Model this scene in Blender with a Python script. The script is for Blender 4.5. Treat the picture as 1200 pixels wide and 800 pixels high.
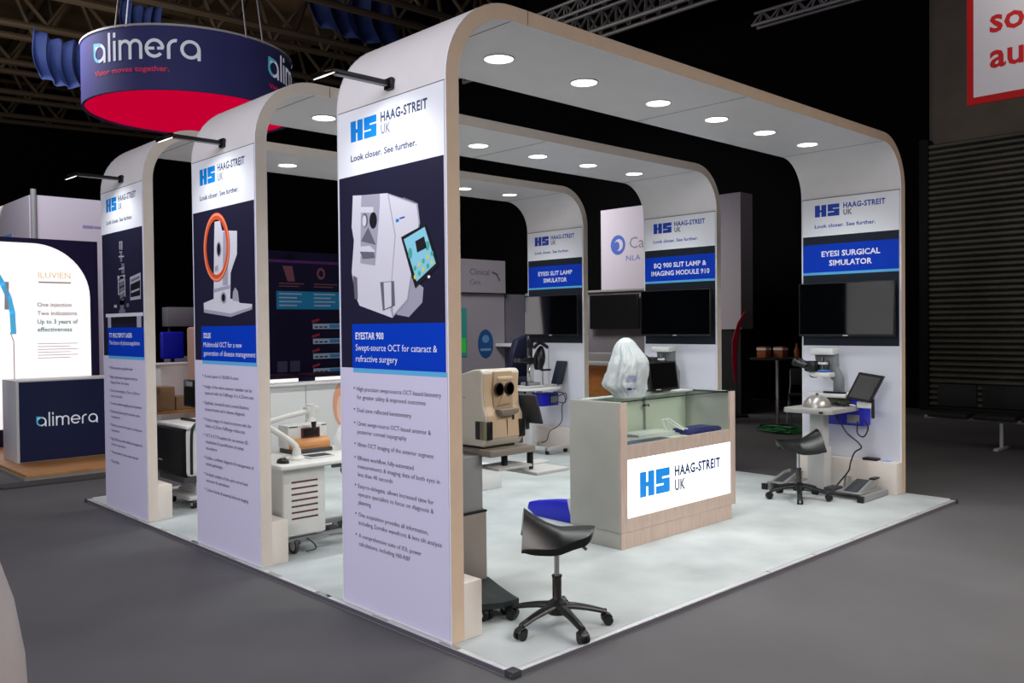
import bpy, bmesh, math, random
from mathutils import Vector, Matrix
random.seed(4)
for o in list(bpy.data.objects): bpy.data.objects.remove(o)
C = bpy.context.scene.collection
PI = math.pi
# ------------------------------------------------------------------ camera
cd = bpy.data.cameras.new('camera'); cam = bpy.data.objects.new('camera', cd); C.objects.link(cam)
R_ = Vector((.72425829, -.68945336, -.01019817)); U_ = Vector((.01979608, .00600691, .99978599)); F_ = Vector((.68924455, .72430517, -.01799903))
M = Matrix.Identity(4)
for i in range(3):
    M[i][0] = R_[i]; M[i][1] = U_[i]; M[i][2] = -F_[i]
M[0][3], M[1][3], M[2][3] = -2.7912, -3.393, 1.6439
cam.matrix_world = M
cd.sensor_width = 36; cd.sensor_fit = 'HORIZONTAL'; cd.lens = 1021.2672/1200*36; cd.clip_end = 200; cd.clip_start = .05
sc = bpy.context.scene; sc.camera = cam
# ------------------------------------------------------------------ exposure, world, added fill lamps
vs = sc.view_settings; vs.view_transform = 'Standard'; vs.look = 'None'; vs.gamma = 1; vs.exposure = 0; vs.use_curve_mapping = False
w = bpy.data.worlds.new('world'); sc.world = w; w.use_nodes = True
w.node_tree.nodes['Background'].inputs[0].default_value = (.5, .5, .6, 1); w.node_tree.nodes['Background'].inputs[1].default_value = .02

def area(name, loc, target, sx, sy, power, col=(1, 1, 1), spread=PI):
    l = bpy.data.lights.new(name, 'AREA'); l.shape = 'RECTANGLE'; l.size = sx; l.size_y = sy; l.energy = power; l.color = col; l.spread = spread
    o = bpy.data.objects.new(name, l); C.objects.link(o); o.location = loc
    o.rotation_euler = (Vector(target)-Vector(loc)).to_track_quat('-Z', 'Y').to_euler(); return o
area('added_hall_fill', (-6.5, -.5, 4.6), (0, 2, 1.2), 7, 3, 500, (.93, .92, 1.0))  # added out-of-view area lamp, fills the side posters
area('added_hall_fill', (3.0, -5.2, 4.8), (2.4, -2.6, 0), 6, 2.5, 190, (1.0, .94, .89), math.radians(100))  # added out-of-view lamp to brighten the floor before the stand
area('added_hall_fill', (.2, 11.2, 6.8), (3, 14, 2.4), 3, 2, 260, (.95, .93, 1.0))  # added lamp to brighten the lilac partition walls
area('added_hall_fill', (8.0, 9.6, 5.6), (12, 9.6, 2), 2.5, 1.5, 150, (.97, .95, 1.0), math.radians(100))  # added lamp to lift the dark far booths
area('added_wall_fill', (7.2, 6.6, 4.6), (8.9, 6.2, .9), 1.5, 1, 45, (1.0, .95, .9), math.radians(110))  # added lamp to brighten the low grey partition
area('added_roof_fill', (1, 15, 5.2), (4, 20, 11), 6, 3, 420, (1.0, .85, .65))  # added upward lamp to brighten the roof and trusses
area('added_hall_fill', (9.5, -.5, 8.5), (13.8, -.8, 4.4), 2, 2, 45, (1.0, .95, .88), math.radians(75))  # added lamp to bring up the shutter wall

# ------------------------------------------------------------------ materials
def lin(h):
    h = h.lstrip('#'); c = [int(h[i:i+2], 16)/255 for i in (0, 2, 4)]
    return tuple(x/12.92 if x <= .04045 else ((x+.055)/1.055)**2.4 for x in c)+(1,)
MATS = {}
def mat(name, hexc, rough=.5, metal=0, emis=0, noise=0, scale=20, bump=0, spec=.5, alpha=1, trans=0):
    m = bpy.data.materials.new(name); m.use_nodes = True; nt = m.node_tree; b = nt.nodes['Principled BSDF']
    c = lin(hexc); b.inputs['Base Color'].default_value = c; b.inputs['Roughness'].default_value = rough; b.inputs['Metallic'].default_value = metal
    b.inputs['Specular IOR Level'].default_value = spec
    if emis:
        b.inputs['Emission Color'].default_value = c; b.inputs['Emission Strength'].default_value = emis
    if noise or bump:
        tc = nt.nodes.new('ShaderNodeTexCoord'); n = nt.nodes.new('ShaderNodeTexNoise'); n.inputs['Scale'].default_value = scale; n.inputs['Detail'].default_value = 5
        nt.links.new(tc.outputs['Object'], n.inputs['Vector'])
        if noise:
            r = nt.nodes.new('ShaderNodeValToRGB'); r.color_ramp.elements[0].position = .3; r.color_ramp.elements[1].position = .7
            r.color_ramp.elements[0].color = tuple(x*(1-noise) for x in c[:3])+(1,); r.color_ramp.elements[1].color = tuple(min(1, x*(1+noise)) for x in c[:3])+(1,)
            nt.links.new(n.outputs['Fac'], r.inputs[0]); nt.links.new(r.outputs[0], b.inputs['Base Color'])
        if bump:
            bp = nt.nodes.new('ShaderNodeBump'); bp.inputs['Strength'].default_value = bump; bp.inputs['Distance'].default_value = .01
            nt.links.new(n.outputs['Fac'], bp.inputs['Height']); nt.links.new(bp.outputs[0], b.inputs['Normal'])
    if trans: b.inputs['Transmission Weight'].default_value = trans
    if alpha < 1: b.inputs['Alpha'].default_value = alpha
    MATS[name] = m; return m
def glassmat(name, tint, refl=.08):
    m = bpy.data.materials.new(name); m.use_nodes = True; nt = m.node_tree; nt.nodes.clear()
    o = nt.nodes.new('ShaderNodeOutputMaterial'); t = nt.nodes.new('ShaderNodeBsdfTransparent'); g = nt.nodes.new('ShaderNodeBsdfGlossy'); x = nt.nodes.new('ShaderNodeMixShader')
    t.inputs[0].default_value = lin(tint); g.inputs['Roughness'].default_value = .02; x.inputs[0].default_value = refl
    nt.links.new(t.outputs[0], x.inputs[1]); nt.links.new(g.outputs[0], x.inputs[2]); nt.links.new(x.outputs[0], o.inputs[0]); return m
def woodmat(name, a, b_, sc_=(2, 30, 2), rough=.5):
    m = mat(name, a, rough); nt = m.node_tree; b = nt.nodes['Principled BSDF']
    tc = nt.nodes.new('ShaderNodeTexCoord'); mp = nt.nodes.new('ShaderNodeMapping'); mp.inputs['Scale'].default_value = sc_
    n = nt.nodes.new('ShaderNodeTexNoise'); n.inputs['Scale'].default_value = 3; n.inputs['Detail'].default_value = 6; r = nt.nodes.new('ShaderNodeValToRGB')
    r.color_ramp.elements[0].color = lin(a); r.color_ramp.elements[1].color = lin(b_); r.color_ramp.elements[0].position = .35; r.color_ramp.elements[1].position = .65
    nt.links.new(tc.outputs['Object'], mp.inputs[0]); nt.links.new(mp.outputs[0], n.inputs[0]); nt.links.new(n.outputs[0], r.inputs[0]); nt.links.new(r.outputs[0], b.inputs['Base Color']); return m

WHITE = mat('white_laminate', '#e6e2e2', .45, noise=.02, scale=6)
BEIGE = mat('pale_birch_edge', '#dbc1a7', .5, noise=.03, scale=9)
BEIGE2 = mat('cream_edge', '#e0d5c8', .5, noise=.03, scale=9)
BLOCKW = mat('foot_block_white', '#e3dad0', .5, noise=.02, scale=8)
SEAM = mat('joint_gap_grey', '#6d6a68', .8)  # dark strips marking the panel joints
PRINTW = mat('print_header_white', '#f0f2f8', .5)
PRINTL = mat('print_pale_lavender', '#dad6ef', .5)
PRINTD = mat('print_charcoal', '#25243a', .45, spec=.15)
PRINTD2 = mat('print_slate', '#262b35', .4, spec=.15)
BLUE = mat('print_royal_blue', '#0a3fc4', .45, spec=.15)
STRIP = mat('print_sky_strip', '#63b7ea', .45, spec=.15)
LBLUE = mat('logo_bright_blue', '#0c86dd', .45)
DBLUE = mat('logo_deep_blue', '#0b3fae', .45)
INK = mat('print_ink_navy', '#2a3a63', .5)
INKG = mat('print_ink_grey', '#7d8390', .5)
INKB = mat('print_ink_black', '#34334c', .5)
TXTW = mat('print_text_white', '#f4f6ff', .5)
CARPET = mat('platform_carpet_grey', '#b4bbbb', .95, noise=.2, scale=1.6, bump=.25)
ALU = mat('brushed_aluminium', '#b9bbc0', .3, .9)
ALUD = mat('dull_aluminium_side', '#76717c', .45, .5)
TRIM = mat('trim_bright_aluminium', '#cfd2d4', .35, .25)
CHROME = mat('chrome', '#d6d8da', .12, 1)
CHROMED = mat('smoked_chrome', '#5c5856', .2, 1)
BLACKP = mat('black_plastic', '#0d0d0f', .4)
BLACKL = mat('black_vinyl', '#101011', .33, noise=.1, scale=40, bump=.05)
BLACKM = mat('black_matt', '#08080a', .8)
GREYP = mat('grey_painted_metal', '#8f9092', .45)
LGREY = mat('light_grey_plastic', '#c7c8c6', .45)
DGREY = mat('dark_grey_plastic', '#3a3d42', .5)
CREAM = mat('cream_plastic', '#dfd9cc', .4, noise=.02, scale=5)
OFFW = mat('off_white_plastic', '#dcdcda', .4)
SCREEN = mat('screen_glass_dark', '#06070a', .04); SCREEN.node_tree.nodes['Principled BSDF'].inputs['IOR'].default_value = 2.2
CTRBODY = mat('counter_grey_laminate', '#b3b2ab', .5, noise=.04, scale=5)
CTRWOOD = woodmat('counter_ash_front', '#c3ad9f', '#cdb9ac', (14, 1, 2), .5)
CTRIN = mat('showcase_inside', '#dde6d6', .5)
LIT = mat('lit_sign_white', '#fbfdff', .4, emis=1.15)
LAMP = mat('downlight_lens', '#fffdf6', .4, emis=7)
LAMP2 = mat('spotlight_lens', '#fffdf6', .4, emis=2.2)
GLASS = glassmat('clear_glass', '#fafdfb', .06)
ROYAL = mat('royal_blue_paint', '#1018b8', .4)
NAVY = mat('navy_fabric', '#0b112e', .7)
RINGF = mat('ring_fabric_navy', '#3d3d7d', .7, noise=.05, scale=2)
CRIM = mat('crimson_fabric_added_glow', '#c40046', .7, emis=.42)  # emission added to brighten the ring's crimson underside
CYAN = mat('logo_cyan', '#35a9d4', .5)
BOOTHW = mat('booth_panel_white', '#c9c3cf', .6)
BOOTHG = mat('booth_panel_grey', '#77747a', .7)

# ------------------------------------------------------------------ mesh helpers
def wpos(o):
    p = Vector((0, 0, 0))
    while o is not None: p += o.location; o = o.parent
    return p
class MB:
    def __init__(s): s.v = []; s.f = []; s.mi = []; s.sm = []; s.mats = []
    def m(s, mt):
        if mt not in s.mats: s.mats.append(mt)
        return s.mats.index(mt)
    def raw(s, vs_, fs, mt, smooth=False, X=None):
        b = len(s.v); k = s.m(mt)
        s.v += [tuple(X @ Vector(v)) if X is not None else tuple(v) for v in vs_]
        for f in fs: s.f.append(tuple(i+b for i in f)); s.mi.append(k); s.sm.append(smooth)
        return s
    def bm(s, bm, mt, smooth, X=None):
        bm.verts.index_update(); s.raw([v.co[:] for v in bm.verts], [[v.index for v in f.verts] for f in bm.faces], mt, smooth, X); bm.free(); return s
    def box(s, a, b, mt, bev=0, X=None, seg=2):
        bm = bmesh.new(); bmesh.ops.create_cube(bm, size=1)
        for v in bm.verts:
            for i in range(3): v.co[i] = a[i]+(b[i]-a[i])*(v.co[i]+.5)
        if bev: bmesh.ops.bevel(bm, geom=bm.edges[:], offset=bev, segments=seg, profile=.5, affect='EDGES')
        return s.bm(bm, mt, bool(bev), X)
    def prism(s, poly, h0, h1, mt, axis='z', bev=0, X=None, seg=2):
        def P(p, h): return {'z': (p[0], p[1], h), 'y': (p[0], h, p[1]), 'x': (h, p[0], p[1])}[axis]
        bm = bmesh.new(); n = len(poly)
        a = [bm.verts.new(P(p, h0)) for p in poly]; b = [bm.verts.new(P(p, h1)) for p in poly]
        bm.faces.new(a[::-1]); bm.faces.new(b)
        for i in range(n): bm.faces.new((a[i], a[(i+1) % n], b[(i+1) % n], b[i]))
        bmesh.ops.recalc_face_normals(bm, faces=bm.faces[:])
        if bev: bmesh.ops.bevel(bm, geom=bm.edges[:], offset=bev, segments=seg, profile=.5, affect='EDGES')
        return s.bm(bm, mt, bool(bev) or n > 10, X)
    def cyl(s, p0, p1, r0, mt, r1=None, n=24, X=None):
        r1 = r0 if r1 is None else r1; p0 = Vector(p0); p1 = Vector(p1); d = (p1-p0).normalized()
        a = d.orthogonal().normalized(); b = d.cross(a); vs_ = []
        for p, r in ((p0, r0), (p1, r1)):
            for i in range(n): t = 2*PI*i/n; vs_.append(p+(a*math.cos(t)+b*math.sin(t))*r)
        fs = [(i, (i+1) % n, n+(i+1) % n, n+i) for i in range(n)]+[tuple(range(n))[::-1], tuple(range(n, 2*n))]
        return s.raw(vs_, fs, mt, True, X)
    def tube(s, pts, r, mt, n=8, sub=6, X=None):
        pts = [Vector(p) for p in pts]
        if sub > 1 and len(pts) > 2:
            q = []
            for i in range(len(pts)-1):
                p0 = pts[max(0, i-1)]; p1 = pts[i]; p2 = pts[i+1]; p3 = pts[min(len(pts)-1, i+2)]
                for k in range(sub):
                    t = k/sub; q.append(.5*((2*p1)+(p2-p0)*t+(2*p0-5*p1+4*p2-p3)*t*t+(3*p1-p0-3*p2+p3)*t**3))
            pts = q+[pts[-1]]
        vs_ = []; nrm = None
        for i, p in enumerate(pts):
            d = (pts[min(i+1, len(pts)-1)]-pts[max(i-1, 0)]).normalized()
            nrm = d.orthogonal().normalized() if nrm is None else (nrm-d*nrm.dot(d)).normalized()
            b = d.cross(nrm)
            for k in range(n): t = 2*PI*k/n; vs_.append(p+(nrm*math.cos(t)+b*math.sin(t))*r)
        fs = [(i*n+k, i*n+(k+1) % n, (i+1)*n+(k+1) % n, (i+1)*n+k) for i in range(len(pts)-1) for k in range(n)]
        fs += [tuple(range(n))[::-1], tuple(range((len(pts)-1)*n, len(pts)*n))]
        return s.raw(vs_, fs, mt, True, X)
    def lathe(s, prof, mt, c=(0, 0, 0), n=32, X=None, sx=1, sy=1):
        vs_ = []
        for r, z in prof:
            for i in range(n): t = 2*PI*i/n; vs_.append((c[0]+r*sx*math.cos(t), c[1]+r*sy*math.sin(t), c[2]+z))
        fs = [(j*n+i, j*n+(i+1) % n, (j+1)*n+(i+1) % n, (j+1)*n+i) for j in range(len(prof)-1) for i in range(n)]
        if prof[0][0] > 1e-6: fs.append(tuple(range(n))[::-1])
        if prof[-1][0] > 1e-6: fs.append(tuple(range((len(prof)-1)*n, len(prof)*n)))
        return s.raw(vs_, fs, mt, True, X)
    def grid(s, g, mt, closed=False, X=None, smooth=True):
        n = len(g[0]); vs_ = [p for row in g for p in row]; fs = []
        for j in range(len(g)-1):
            for i in range(n if closed else n-1): fs.append((j*n+i, j*n+(i+1) % n, (j+1)*n+(i+1) % n, (j+1)*n+i))
        return s.raw(vs_, fs, mt, smooth, X)
    def build(s, name, parent=None, local=False, ang=35):
        me = bpy.data.meshes.new(name); v = s.v
        if parent is not None and not local:
            w_ = wpos(parent); v = [(p[0]-w_.x, p[1]-w_.y, p[2]-w_.z) for p in v]
        me.from_pydata(v, [], s.f); me.update()
        for m_ in s.mats: me.materials.append(m_)
        me.polygons.foreach_set('material_index', s.mi); me.polygons.foreach_set('use_smooth', s.sm)
        try: me.set_sharp_from_angle(angle=math.radians(ang))
        except Exception: pass
        o = bpy.data.objects.new(name, me); C.objects.link(o)
        if parent is not None: o.parent = parent
        return o
def tag(o, label, cat, group=None, kind=None):
    o['label'] = label; o['category'] = cat
    if group: o['group'] = group
    if kind: o['kind'] = kind
    return o
def thing(name, label, cat, loc=(0, 0, 0), rz=0, group=None):
    o = bpy.data.objects.new(name, None); C.objects.link(o); o.location = loc; o.rotation_euler = (0, 0, rz); o.empty_display_size = .1
    return tag(o, label, cat, group)
def struct(mb, name):
    o = mb.build(name); o['kind'] = 'structure'; return o
def rot(axis, deg, at=(0, 0, 0)):
    return Matrix.Translation(Vector(at)) @ Matrix.Rotation(math.radians(deg), 4, axis)

# ------------------------------------------------------------------ flat printing (panels carry their print in one mesh)
_TX = {}
def glyphs(sx, bold):
    k = (sx, bold)
    if k not in _TX:
        cu = bpy.data.curves.new('lettering', 'FONT'); cu.body = sx; cu.resolution_u = 2; cu.fill_mode = 'FRONT'; cu.offset = .022*float(bold); cu.space_character = 1.09 if float(bold) > 1 else 1.0
        ob = bpy.data.objects.new('lettering', cu); me = bpy.data.meshes.new_from_object(ob)
        V_ = [(v.co.x, v.co.y) for v in me.vertices]; P_ = [tuple(p.vertices) for p in me.polygons]
        bpy.data.objects.remove(ob); bpy.data.curves.remove(cu); bpy.data.meshes.remove(me); _TX[k] = (V_, P_)
    return _TX[k]
CAP = max(v[1] for v in glyphs('H', False)[0])
class Print:
    """a flat printed panel: (u to the viewer's right, v up) mapped by fn(u, v, layer)"""
    def __init__(s, fn, mb=None): s.fn = fn; s.mb = mb or MB()
    def poly(s, pts, mt, layer=1): s.mb.raw([s.fn(u, v, layer) for u, v in pts], [tuple(range(len(pts)))], mt)
    def rect(s, u0, v0, u1, v1, mt, layer=1): s.poly([(u0, v0), (u1, v0), (u1, v1), (u0, v1)], mt, layer)
    def ring(s, u, v, ru, rv, wd, mt, layer=1, n=40, a0=0, a1=2*PI):
        vs_ = []; fs = []
        for i in range(n+1):
            t = a0+(a1-a0)*i/n; c_, s_ = math.cos(t), math.sin(t)
            vs_ += [s.fn(u+c_*(ru-wd/2), v+s_*(rv-wd/2), layer), s.fn(u+c_*(ru+wd/2), v+s_*(rv+wd/2), layer)]
        for i in range(n): fs.append((2*i, 2*i+1, 2*i+3, 2*i+2))
        s.mb.raw(vs_, fs, mt)
    def disc(s, u, v, ru, rv, mt, layer=1, n=28): s.poly([(u+ru*math.cos(2*PI*i/n), v+rv*math.sin(2*PI*i/n)) for i in range(n)], mt, layer)
    def line(s, pts, wd, mt, layer=1):
        for (a, b), (c_, d) in zip(pts, pts[1:]):
            L_ = math.hypot(c_-a, d-b) or 1; nx, ny = -(d-b)/L_*wd/2, (c_-a)/L_*wd/2; ex, ey = (c_-a)/L_*wd*.3, (d-b)/L_*wd*.3
            s.poly([(a+nx-ex, b+ny-ey), (a-nx-ex, b-ny-ey), (c_-nx+ex, d-ny+ey), (c_+nx+ex, d+ny+ey)], mt, layer)
    def text(s, sx, u, v, cap, mt, width=None, layer=2, bold=False, center=False, stretch=.92):
        V_, P_ = glyphs(sx, bold)
        if not V_: return
        x0 = min(p[0] for p in V_); x1 = max(p[0] for p in V_); ky = cap/CAP; kx = width/(x1-x0) if width else ky*stretch
        if center: u -= (x1-x0)*kx/2
        s.mb.raw([s.fn(u+(x-x0)*kx, v+y*ky, layer) for x, y in V_], P_, mt)
    def hs(s, u, v, wd, h, mt, bg, layer=2):
        """the two-letter block mark"""
        a = wd*.475; g = wd*.05; q = h; b = u+a+g; e = wd-a-g
        s.poly([(u, v), (u+a*.44, v), (u+a*.44, v+q*.40), (u+a*.56, v+q*.40), (u+a*.56, v), (u+a, v), (u+a, v+q), (u+a*.56, v+q), (u+a*.56, v+q*.58), (u+a*.44, v+q*.58), (u+a*.44, v+q), (u, v+q)], mt, layer)
        s.poly([(b, v), (b+e, v), (b+e, v+q*.585), (b+e*.45, v+q*.585), (b+e*.45, v+q*.665), (b+e, v+q*.665), (b+e, v+q), (b, v+q), (b, v+q*.395), (b+e*.55, v+q*.395), (b+e*.55, v+q*.315), (b, v+q*.315)], mt, layer)
def alimera(p, u, v, x, mt, hi=None, layer=2, wd=.17):
    """lower-case rounded wordmark, x = x-height"""
    W = wd*x
    def A(u0, first):
        p.ring(u0+.5*x, v+.5*x, .42*x, .42*x, W, mt, layer, 36)
        p.line([(u0+.92*x, v+.5*x), (u0+.92*x, v)], W, mt, layer)
        if first:
            p.line([(u0+.08*x, v+.45*x), (u0+.08*x, v+1.0*x), (u0+.55*x, v+.94*x)], W, hi or mt, layer+1)
            p.ring(u0+.5*x, v+.5*x, .42*x, .42*x, W, hi or mt, layer+1, 14, PI*.95, PI*1.45)
    A(u, True); u += 1.28*x
    p.line([(u, v), (u, v+1.42*x)], W, mt, layer); u += .36*x
    p.line([(u, v), (u, v+.95*x)], W, mt, layer); p.line([(u, v+1.22*x), (u, v+1.38*x)], W, mt, layer); u += .36*x
    p.line([(u, v), (u, v+.95*x)], W, mt, layer)
    for k in (0, 1):
        p.ring(u+(.3+.6*k)*x, v+.62*x, .3*x, .3*x, W, mt, layer, 16, 0, PI); p.line([(u+(.6+.6*k)*x, v+.62*x), (u+(.6+.6*k)*x, v)], W, mt, layer)
    u += 1.5*x
    p.ring(u+.42*x, v+.5*x, .42*x, .42*x, W, mt, layer, 30, .0, PI*1.78); p.line([(u, v+.5*x), (u+.84*x, v+.5*x)], W*.9, mt, layer); u += 1.14*x
    p.line([(u, v), (u, v+.6*x)], W, mt, layer); p.ring(u+.36*x, v+.56*x, .36*x, .36*x, W, mt, layer, 14, PI*.45, PI); u += .58*x
    A(u, False); return u+x
def panel_x(x, y1, sgn=-1):   # faces -X; u runs towards -Y
    return lambda u, v, l: (x+sgn*.0007*l, y1-u, v)
def panel_y(y, x0):           # faces -Y; u runs towards +X
    return lambda u, v, l: (x0+u, y-.0007*l, v)

# ================================================================== THE SETTING
T = .035
FLOOR = mat('hall_floor_grey', '#575658', .75, noise=.16, scale=.8, bump=.05)
nt = FLOOR.node_tree; b_ = nt.nodes['Principled BSDF']
n2 = nt.nodes.new('ShaderNodeTexNoise'); n2.inputs['Scale'].default_value = 160; bp2 = nt.nodes.new('ShaderNodeBump'); bp2.inputs['Strength'].default_value = .12; bp2.inputs['Distance'].default_value = .004
tc2 = nt.nodes.new('ShaderNodeTexCoord'); nt.links.new(tc2.outputs['Object'], n2.inputs[0]); nt.links.new(n2.outputs[0], bp2.inputs['Height']); nt.links.new(bp2.outputs[0], b_.inputs['Normal'])
WALLD = mat('black_drape', '#060607', .95, spec=.1)
ROOF = mat('roof_sheet_brown', '#77654f', .9, noise=.25, scale=.6)
struct(MB().box((-16, -18, -.1), (24, 34, 0), FLOOR), 'floor')
struct(MB().box((-16, -18, 12), (24, 34, 12.2), ROOF), 'ceiling')
struct(MB().box((-16, 33.8, 0), (24, 34, 12), WALLD), 'wall_back')
struct(MB().box((-16.2, -18, 0), (-16, 34, 12), WALLD), 'wall_left')
struct(MB().box((-16, -18.2, 0), (24, -18, 12), WALLD), 'wall_front')
WALLR = mat('wall_render_beige', '#6e675c', .9, noise=.1, scale=2)
mb = MB(); mb.box((14.3, -18, 0), (14.5, 34, 12), WALLR); mb.box((14.18, 3.1, 0), (14.3, 34, 12), WALLD)
struct(mb, 'wall_right')
# roller shutter
SHUT = mat('shutter_steel_olive', '#5e5c52', .5, .35, noise=.2, scale=1.5)
mb = MB(); prof = []
for i in range(46):
    z = .08+i*.105; prof += [(14.0, z), (13.94, z+.03), (13.94, z+.075), (14.0, z+.1)]
mb.grid([[(x, -6, z), (x, 3.0, z)] for x, z in prof], SHUT, smooth=False); mb.box((14.0, -6, .05), (14.1, 3.0, 4.9), SHUT)
t = thing('roller_shutter', 'ribbed olive grey steel roller shutter in the hall side wall', 'shutter', (14, -1.5, 0))
mb.build('curtain_slats', t); MB().box((13.9, 2.98, 0), (14.15, 3.14, 5.0), BLACKM, .01).build('guide_rail', t); MB().box((13.9, -6, 0), (14.1, 3.0, .08), BLACKM, .01).build('bottom_bar', t)

# roof trusses
TRUSS = mat('truss_steel_brown', '#453b30', .7, .2); TUBE = mat('truss_tube_grey', '#a9a9ae', .4, .6)
def truss(label, p0, p1, h, r, mt, web=True, nd=10, group=None):
    t = thing('roof_truss', label, 'truss', p0, 0, group)
    p0 = Vector(p0); p1 = Vector(p1); up_ = Vector((0, 0, h)); side = (p1-p0).cross(up_).normalized()*h*.4
    for off in (side, -side): MB().cyl(p0+off, p1+off, r, mt, n=8).build('chord', t)
    MB().cyl(p0+up_, p1+up_, r, mt, n=8).build('chord', t)
    if web:
        mb = MB()
        for i in range(nd):
            a = p0.lerp(p1, i/nd); b = p0.lerp(p1, (i+.5)/nd); c_ = p0.lerp(p1, (i+1)/nd)
            for off in (side, -side): mb.cyl(a+off, b+up_, r*.6, mt, n=6); mb.cyl(b+up_, c_+off, r*.6, mt, n=6)
        mb.build('lattice', t)
    return t
G = 'brown roof trusses over the hall'
for i, y in enumerate((13, 16.5, 20, 23.5, 27, 30.5)):
    truss('brown lattice roof truss crossing the dark hall roof', (-6, y, 8.6), (13.9, y+1.5, 9.6), 1.3, .09, TRUSS, True, 12, G)
for i, x in enumerate((-1.0, 3.4, 6.4)):
    truss('brown lengthwise roof truss running towards the far end of the hall', (x, 9, 10.6), (x+2.5, 33.5, 10.6), .9, .08, TRUSS, True, 14, 'lengthwise roof trusses')
truss('pale grey tube truss nearest the stand top, above its roof seam', (10.25, -2, 8.0), (10.8, 14, 8.0), .32, .035, TUBE, True, 40)
truss('pale grey tube truss just beyond the one over the roof seam', (11.6, -2, 8.0), (11.9, 14, 8.0), .5, .05, TUBE, True, 40)
truss('short pale lighting truss high up left of the red framed banner', (14.0, 1.0, 8.0), (14.0, 6.6, 8.0), .28, .04, TUBE, True, 14)
# blue drapes under the roof
SWAG = mat('blue_roof_drape', '#0a2560', .8, noise=.15, scale=3)
def swag(label, cx, y, z, wd, h, dx):
    g = []
    for j in range(9):
        a = j/8; g.append([(cx-wd/2+wd*i/14+dx*a, y+.15*math.sin(i*1.7)+.3*math.sin(PI*a), z-h*a-.15*math.sin(PI*i/14)) for i in range(15)])
    mb = MB(); mb.grid(g, SWAG); o = mb.build('roof_drape'); md = o.modifiers.new('s', 'SOLIDIFY'); md.thickness = .02
    return tag(o, label, 'drape', 'blue roof drapes')
swag('blue fabric drape hanging in the roof left of the round navy sign', 2.95, 16, 7.75, 1.0, .95, .1)
swag('blue fabric drape hanging in the roof above the nearest spotlight', 10.2, 16.2, 10.9, 2.6, 1.5, .2)
swag('small blue fabric drape peeping above the round navy sign', 5.0, 17, 9.2, .9, .9, .1)

# ================================================================== THE EXHIBITION STAND
PX0, PX1, PY0, PY1 = -.03, 5.525, -.474, 5.46
t = thing('stand_platform', 'low pale grey carpeted exhibition platform with aluminium edging under the white arches', 'platform', (2.75, 2.5, 0))
MB().box((PX0+.035, PY0+.035, .002), (PX1-.035, PY1-.035, T-.001), CARPET).build('carpet_deck', t)
mb = MB()
for a, b in (((PX0, PY0, 0), (PX1, PY0+.035, T-.001)), ((PX0, PY1-.035, 0), (PX1, PY1, T-.001)), ((PX0, PY0+.035, 0), (PX0+.035, PY1-.035, T-.001)), ((PX1-.035, PY0+.035, 0), (PX1, PY1-.035, T-.001))):
    mb.box(a, b, TRIM, .003)
    mb.box((a[0]-.001, a[1]-.001, .004), (b[0]+.001, b[1]+.001, T-.006), ALUD)
mb.build('edge_trim', t)
for x, y in ((PX0, PY0), (PX1, PY0), (PX0, PY1), (PX1, PY1)):
    k = MB(); k.box((x-.004, y-.004, .002), (x+.004+(.05 if x < 1 else -.05), y+.004+(.05 if y < 1 else -.05), T-.0006), DGREY, .002)
    k.box((x-.006, y+.008, .012), (x-.002, y+.014, .02), CHROME); k.build('corner_bracket', t)
for i in range(9): MB().box((PX0+.002, PY0+.4+i*.6, T-.004), (PX0+.03, PY0+.55+i*.6, T-.0004), CHROME).build('joint_plate', t)
for i in range(9): MB().box((PX0+.5+i*.6, PY0+.002, T-.004), (PX0+.508+i*.6, PY0+.034, T-.0004), CHROME).build('joint_plate', t)

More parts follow.
